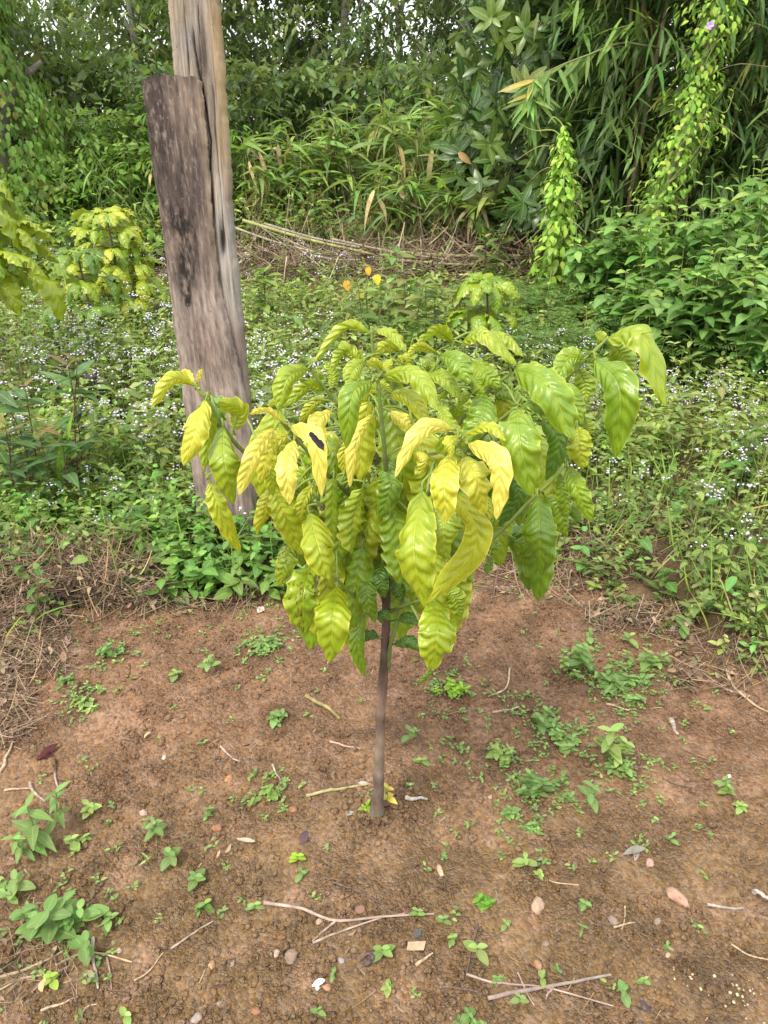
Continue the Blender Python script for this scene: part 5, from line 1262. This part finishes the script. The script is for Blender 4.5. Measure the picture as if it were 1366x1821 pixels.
# bushes on the left
LB = [(120, 9.2, 1.05, .75, (.11, .22, .05), 'pale bush at the foot of the vine draped tree'), (205, 9.6, 1.5, .8, (.10, .20, .045), 'bush between vine draped tree and post'), (275, 9.4, 1.15, .6, (.13, .24, .05), 'light green bush touching the left side of the post'),
      (20, 8.9, .9, .6, (.12, .23, .05), 'low bush at the left edge below the draped vines'), (330, 10.2, 1.8, .7, (.09, .18, .045), 'bush seen behind the left edge of the post'), (150, 8.8, .5, .7, (.12, .23, .05), 'low bush behind the yellow coffee plant'), (265, 8.8, .45, .6, (.13, .24, .06), 'low bush right of the yellow coffee plant top')]
for px, Yt, h, rad, c0, lab in LB:
    b = at(px, 420, Yt) * [1, 1, 0]; t = thing('bush', b, lab, 'bush', 'bushes along the left back edge'); m_ = int(130 * h * rad / .6) + 40
    c = b + np.stack([rng.normal(0, rad * .5, m_), rng.normal(0, rad * .4, m_), rng.uniform(.08, 1, m_) ** .8 * h], 1)
    fm, tm = crown_mesh(c, 11, .16, .105, .05, [np.array(c0), np.array(c0) * 1.3, np.array(c0) * .75], 3, 'ovate', .3)
    fm.build('foliage', M_LEAF, t); tm.build('twigs', M_BARK, t)

# reeds, bamboo grass and bamboo share a stalk builder
def stalk_clump(name, loc, lab, cat, group, h, stalks, blades, L, W, cols, dead=.2, arch=.35, wide=.35, S=6, rad=.008, droop=(.25, .8), hang=0., start=.25, gloss=False, stemc=(.20, .24, .08)):
    t = thing(name, loc, lab, cat, group); sm, fm = MB(), MB(); loc = np.asarray(loc, float)
    for s in range(stalks):
        a = rng.uniform(0, 6.28); b = loc + [math.cos(a) * wide * rng.random(), math.sin(a) * wide * .7 * rng.random(), 0]
        hh = h * rng.uniform(.65, 1.08); a2 = rng.uniform(0, 6.28); e = b + [math.cos(a2) * arch * hh, math.sin(a2) * arch * hh * .7, hh]
        P = curve([b, b * .45 + e * .55 + [0, 0, .12 * hh], e], 14)
        tube(sm, P, np.linspace(rad, rad * .35, 14), vary(stemc, 14, .2), 5, False)
        n = blades; f = rng.uniform(start, 1, n); p = P[np.round(f * 13).astype(int)]
        an = rng.uniform(0, 6.28, n); D = np.stack([np.cos(an), np.sin(an), rng.uniform(-.2, .9, n) - hang], 1)
        isdead = rng.random(n) < dead * (1.6 - 1.3 * f)
        cc = np.where(isdead[:, None], mixc([(.25, .215, .15), (.19, .155, .105), (.31, .275, .19)], n), mixc(cols, n))
        D[:, 2] -= isdead * 1.1
        l = L * rng.uniform(.55, 1.15, n)
        leaves(fm, p, D, np.array([0, 0, 1.]) + rng.normal(0, .3, (n, 3)), l, W * rng.uniform(.7, 1.15, n), cc, S, 'lance', rng.uniform(*droop, n), .2, rng.normal(0, .5, n))
    sm.build('stalks', M_STEM, t); fm.build('blades', M_LEAF, t)
    return t
RD = [(.135, .245, .07), (.165, .28, .085), (.105, .20, .065), (.21, .30, .10), (.10, .195, .08)]
RP = [(425, 10.2, 1.15, 'reed clump hard against the right side of the post'), (470, 9.8, 1.25, 'reed clump right of the post with bluish blades'), (515, 10.4, 1.35, 'reed clump with thin brown stalks, second from the post'), (560, 9.9, 1.3, 'reed clump in the left half of the reed bank'),
      (605, 10.5, 1.45, 'reed clump left of the bank centre'), (650, 9.9, 1.5, 'tall pale reed clump at the bank centre'), (690, 10.4, 1.65, 'tallest reed clump below the far trees'), (735, 9.8, 1.65, 'reed clump with many dead hanging blades'),
      (780, 10.0, 1.6, 'reed clump right of the dead hanging blades'), (825, 9.5, 1.55, 'reed clump at the right end of the bank'), (865, 9.2, 1.35, 'reed clump tucked under the broadleaf tree'), (700, 9.0, .95, 'low broad bladed clump in front of the reed bank'), (820, 8.8, .95, 'low drooping clump below the broadleaf tree')]
for px, Yt, h, lab in RP:
    stalk_clump('reed_clump', at(px, 420, Yt) * [1, 1, 0], lab, 'reeds', 'reeds along the back of the field', h, 15, 12, .44, .055, RD, .30 if px > 700 else .2, .28, .38, stemc=(.27, .25, .12))
for px, Yt, h, lab in ((235, 9.0, 1.25, 'dark bamboo grass clump with hanging blades at the left'), (60, 8.7, .75, 'strap leaved clump at the left foot of the vine draped tree'), (295, 8.9, .85, 'arching bamboo grass clump beside the post'), (195, 8.5, .55, 'low strap leaved clump behind the yellow coffee plant')):
    stalk_clump('bamboo_grass', at(px, 420, Yt) * [1, 1, 0], lab, 'bamboo grass', 'bamboo grass on the left', h, 13, 12, .26, .032, [(.075, .16, .045), (.10, .20, .055), (.13, .23, .07)], .06, .35, .25, hang=.5)
# dead stalks at the foot of the reeds
mb = MB(); n = 1500; x = rng.uniform(-2.2, 1.7, n); y = rng.uniform(8.3, 9.8, n); l = rng.uniform(.2, .9, n) * np.where(rng.random(n) < .4, 1, .6)
D = np.stack([rng.normal(0, .55, n), rng.normal(0, .4, n), rng.uniform(.1, 1, n)], 1)
leaves(mb, np.stack([x, y, np.zeros(n)], 1), D, nrm(rng.normal(size=(n, 3))), l, rng.uniform(.006, .014, n), mixc([(.34, .25, .17), (.27, .19, .13), (.42, .34, .24), (.22, .20, .10)], n), 4, 'stem', rng.normal(0, .3, n), .7)
n = 1900; x = rng.uniform(-2.3, 1.95, n); y = rng.uniform(7.7, 8.9, n); keep = rng.random(n) < np.where(x > .1, 1, .55); x, y = x[keep], y[keep]; n = len(x)
leaves(mb, np.stack([x, y, rng.random(n) ** 1.3 * np.where(x > .1, .34, .26)], 1), unit(n) * [1, .7, .3], (0, 0, 1), rng.uniform(.15, .6, n), rng.uniform(.006, .018, n), mixc([(.30, .23, .16), (.24, .18, .12), (.36, .29, .20)], n), 4, 'stem', rng.normal(0, .2, n), .6)
tag(mb.build('dead_stalks', M_DRY), 'tangle of dead brown stalks at the foot of the reeds', kind='stuff')
# low leafy weeds among the dead stalks
mb = MB(); x = rng.uniform(-4.5, 3.2, 420); y = np.where((x > -2.4) & (x < 1.9), rng.uniform(9.0, 9.6, 420), rng.uniform(7.6, 9.3, 420)); weed_mass(mb, x, y, rng.uniform(.25, .7, 420), .11, .055, LIGHT + WEED, 5, 4, stemw=.003)
tag(mb.build('reed_foot_weeds', M_LEAF), 'leafy weeds growing in front of the reed bank', kind='stuff')
# cut bamboo poles
BP = [((432, 392), (662, 452), 8.6, 8.3, .15, (.31, .32, .12), 6, 'long yellow green cut bamboo pole right of the post'), ((470, 398), (640, 440), 8.8, 8.5, .15, (.32, .28, .23), 5, 'grey dry pole lying behind the yellow green one'), ((690, 448), (925, 455), 8.4, 8.4, .2, (.38, .31, .17), 8, 'thick straw coloured bamboo pole on the heap'),
      ((845, 440), (915, 446), 8.7, 8.7, .2, (.42, .38, .16), 6, 'short bamboo pole above the thick straw one'), ((700, 462), (900, 470), 8.2, 8.2, .1, (.50, .40, .24), 5, 'thin bamboo pole at the front of the heap'), ((415, 404), (560, 448), 8.7, 8.4, .1, (.40, .34, .28), 4, 'thin grey pole close to the post'),
      ((560, 455), (640, 462), 8.3, 8.2, .1, (.42, .33, .27), 4, 'short thin pole between the long poles'), ((590, 425), (800, 462), 8.6, 8.3, .1, (.36, .29, .21), 4, 'brown stalk bridging the two pole heaps')]
for (a, b_, ya, yb, zz, c, w, lab) in BP:
    p0, p1 = at(*a, ya), at(*b_, yb); P = curve([p0, (p0 + p1) / 2 + [0, 0, -.02], p1], 30); r = px_size(p0, w) / 2
    s = np.linspace(0, 1, 30); nod = 1 + .18 * (np.arange(30) % 5 == 2)
    m_ = MB(); tube(m_, P, r * nod * (1 - .3 * s), vary(c, 30, .12, .03), 9, True); tag(m_.build('bamboo_pole', M_STEM, None, p0), lab, 'bamboo pole', 'cut bamboo poles at the back')

# dark broadleaf tree
b = at(985, 430, 9.0) * [1, 1, 0]; t = thing('broadleaf_tree', b, 'dark glossy broadleaf tree at top centre right', 'tree')
trunk_mesh([b + [.05, 0, 0], b + [-.1, 0, 1.2], b + [-.25, .1, 2.6], b + [-.2, .1, 4.2]], .07, .03, 12, (.13, .10, .08), 1.0).build('trunk', M_BARK, t)
m_ = 620; c = np.stack([rng.normal(0, .62, m_), rng.normal(-.1, .5, m_), rng.uniform(.3, 4.2, m_)], 1)
c[:, 0] += -.10 + .12 * (c[:, 2] - 1.5); c = c[(np.abs(c[:, 0]) < 1.25)] + b
fm = MB(); n = 8; rep = np.repeat(np.arange(len(c)), n); N_ = len(rep)
ax = nrm(np.stack([rng.normal(0, .5, len(c)), rng.normal(-.5, .5, len(c)), rng.uniform(.2, .8, len(c))], 1))
a = np.tile(np.arange(n) * 2.4, len(c)) + np.repeat(rng.uniform(0, 6.28, len(c)), n)
e1 = nrm(np.cross(ax, [0.3, 0, 1.])); e2 = np.cross(ax, e1)
D = e1[rep] * np.cos(a)[:, None] + e2[rep] * np.sin(a)[:, None] + ax[rep] * rng.uniform(.1, .9, (N_, 1)) - [0, 0, .15]
l = rng.uniform(.13, .25, N_)
cc = mixc([(.045, .10, .030), (.060, .122, .034), (.036, .08, .028), (.10, .17, .045)], len(c), [.35, .3, .2, .15])[rep]
cc = np.where(rng.random((N_, 1)) < .006, [.26, .17, .05], cc)
leaves(fm, c[rep] + ax[rep] * rng.uniform(-.06, .06, (N_, 1)), D, ax[rep] + rng.normal(0, .2, (N_, 3)), l, l * .38, cc, 5, 'ellip', rng.uniform(.1, .4, N_), .2)
fm.build('crown', M_GLOSS, t)

# bamboo
def bamboo(loc, lab, culms, h, spread, nspray, zlo, zhi, toward=-.35):
    t = thing('bamboo_clump', loc, lab, 'bamboo', 'bamboo clumps at the back right'); loc = np.asarray(loc, float); paths = []
    for k in range(culms):
        a = rng.uniform(0, 6.28); q = rng.uniform(.1, .4)
        b = loc + [math.cos(a) * q, math.sin(a) * q, 0]; e = b + [rng.normal(-.15, spread), rng.normal(toward, spread), h * rng.uniform(.75, 1.05)]
        P = curve([b, b * .6 + e * .4 + [0, 0, .3], e], 40); paths.append(P); nod = 1 + .22 * (np.arange(40) % 4 == 1)
        m_ = MB(); tube(m_, P, np.linspace(.026, .008, 40) * nod, vary((.17, .20, .07) if k % 3 else (.28, .22, .14), 40, .15), 8); m_.build('culm', M_STEM, t)
    fm, sm = MB(), MB(); allP = np.concatenate(paths); allP = allP[(allP[:, 2] > zlo) & (allP[:, 2] < zhi)]
    p0 = allP[rng.integers(0, len(allP), nspray)]
    a = rng.uniform(0, 6.28, nspray); ln = rng.uniform(.3, 1.15, nspray)
    end = p0 + np.stack([np.cos(a) * ln, np.sin(a) * ln + toward * .3, rng.uniform(-.35, .35, nspray)], 1)
    leaves(sm, p0, end - p0, (0, 0, 1), np.linalg.norm(end - p0, axis=1), .008, vary((.24, .25, .10), nspray), 5, 'stem', .12, .8)
    n = 11; rep = np.repeat(np.arange(nspray), n); N_ = len(rep); f = rng.uniform(.35, 1.02, N_)
    O = p0[rep] + (end - p0)[rep] * f[:, None] - np.array([0, 0, .12]) * (f ** 2 * ln[rep])[:, None] + rng.normal(0, .03, (N_, 3))
    ad = a[rep] + rng.normal(0, .8, N_)
    D = np.stack([np.cos(ad) * .8, np.sin(ad) * .8, rng.normal(-.55, .5, N_)], 1)
    l = rng.uniform(.12, .32, N_)
    cols = mixc([(.060, .128, .050), (.08, .155, .055), (.115, .20, .07), (.048, .105, .042), (.24, .23, .11)], nspray, [.3, .3, .2, .17, .03])[rep] * rng.uniform(.8, 1.2, (N_, 1))
    leaves(fm, O, D, np.stack([np.cos(ad), np.sin(ad), .8 + 0 * ad], 1), l, l * .15, cols, 4, 'lance', rng.uniform(.02, .25, N_), .25)
    fm.build('foliage', M_LEAF, t); sm.build('side_shoots', M_STEM, t)
    return t
bamboo(at(1120, 430, 8.2) * [1, 1, 0], 'bamboo clump beside the broadleaf tree with hanging leaves', 14, 4.8, .45, 540, .15, 4.2)
bamboo(at(1270, 430, 7.9) * [1, 1, 0], 'bamboo clump behind the flowering vine', 16, 4.8, .45, 560, .15, 4.2)
bamboo(at(1410, 430, 7.6) * [1, 1, 0], 'bamboo clump cut off by the right photo edge', 14, 4.8, .45, 480, .15, 4.2)
# arching bamboo shoot with yellow leaves
o = at(1110, 300, 7.6); t = thing('bamboo_shoot', at(1230, 430, 7.9) * [1, 1, 0], 'single arching bamboo shoot crossing the broadleaf tree', 'bamboo', 'bamboo clumps at the back right')
m_ = MB(); P = curve([at(1230, 430, 7.9) * [1, 1, 0], at(1215, 150, 7.7), at(1130, 78, 7.3), at(1040, 100, 7.1), at(960, 135, 7.0), at(944, 160, 7.0), at(943, 200, 7.0)], 40); tube(m_, P, np.linspace(.012, .003, 40), vary((.20, .20, .08), 40, .1), 6); m_.build('culm', M_STEM, t)
m_ = MB(); n = 90; j = rng.integers(16, 40, n); D = np.stack([rng.normal(-.3, .5, n), rng.normal(-.2, .5, n), -rng.uniform(.2, 1.2, n)], 1); l = rng.uniform(.16, .34, n)
leaves(m_, P[j], D, (0, -1, .6), l, l * .14, mixc([(.13, .24, .07), (.10, .2, .06), (.36, .34, .12)], n, [.5, .47, .03]), 5, 'lance', .1, .25); m_.build('foliage', M_LEAF, t)
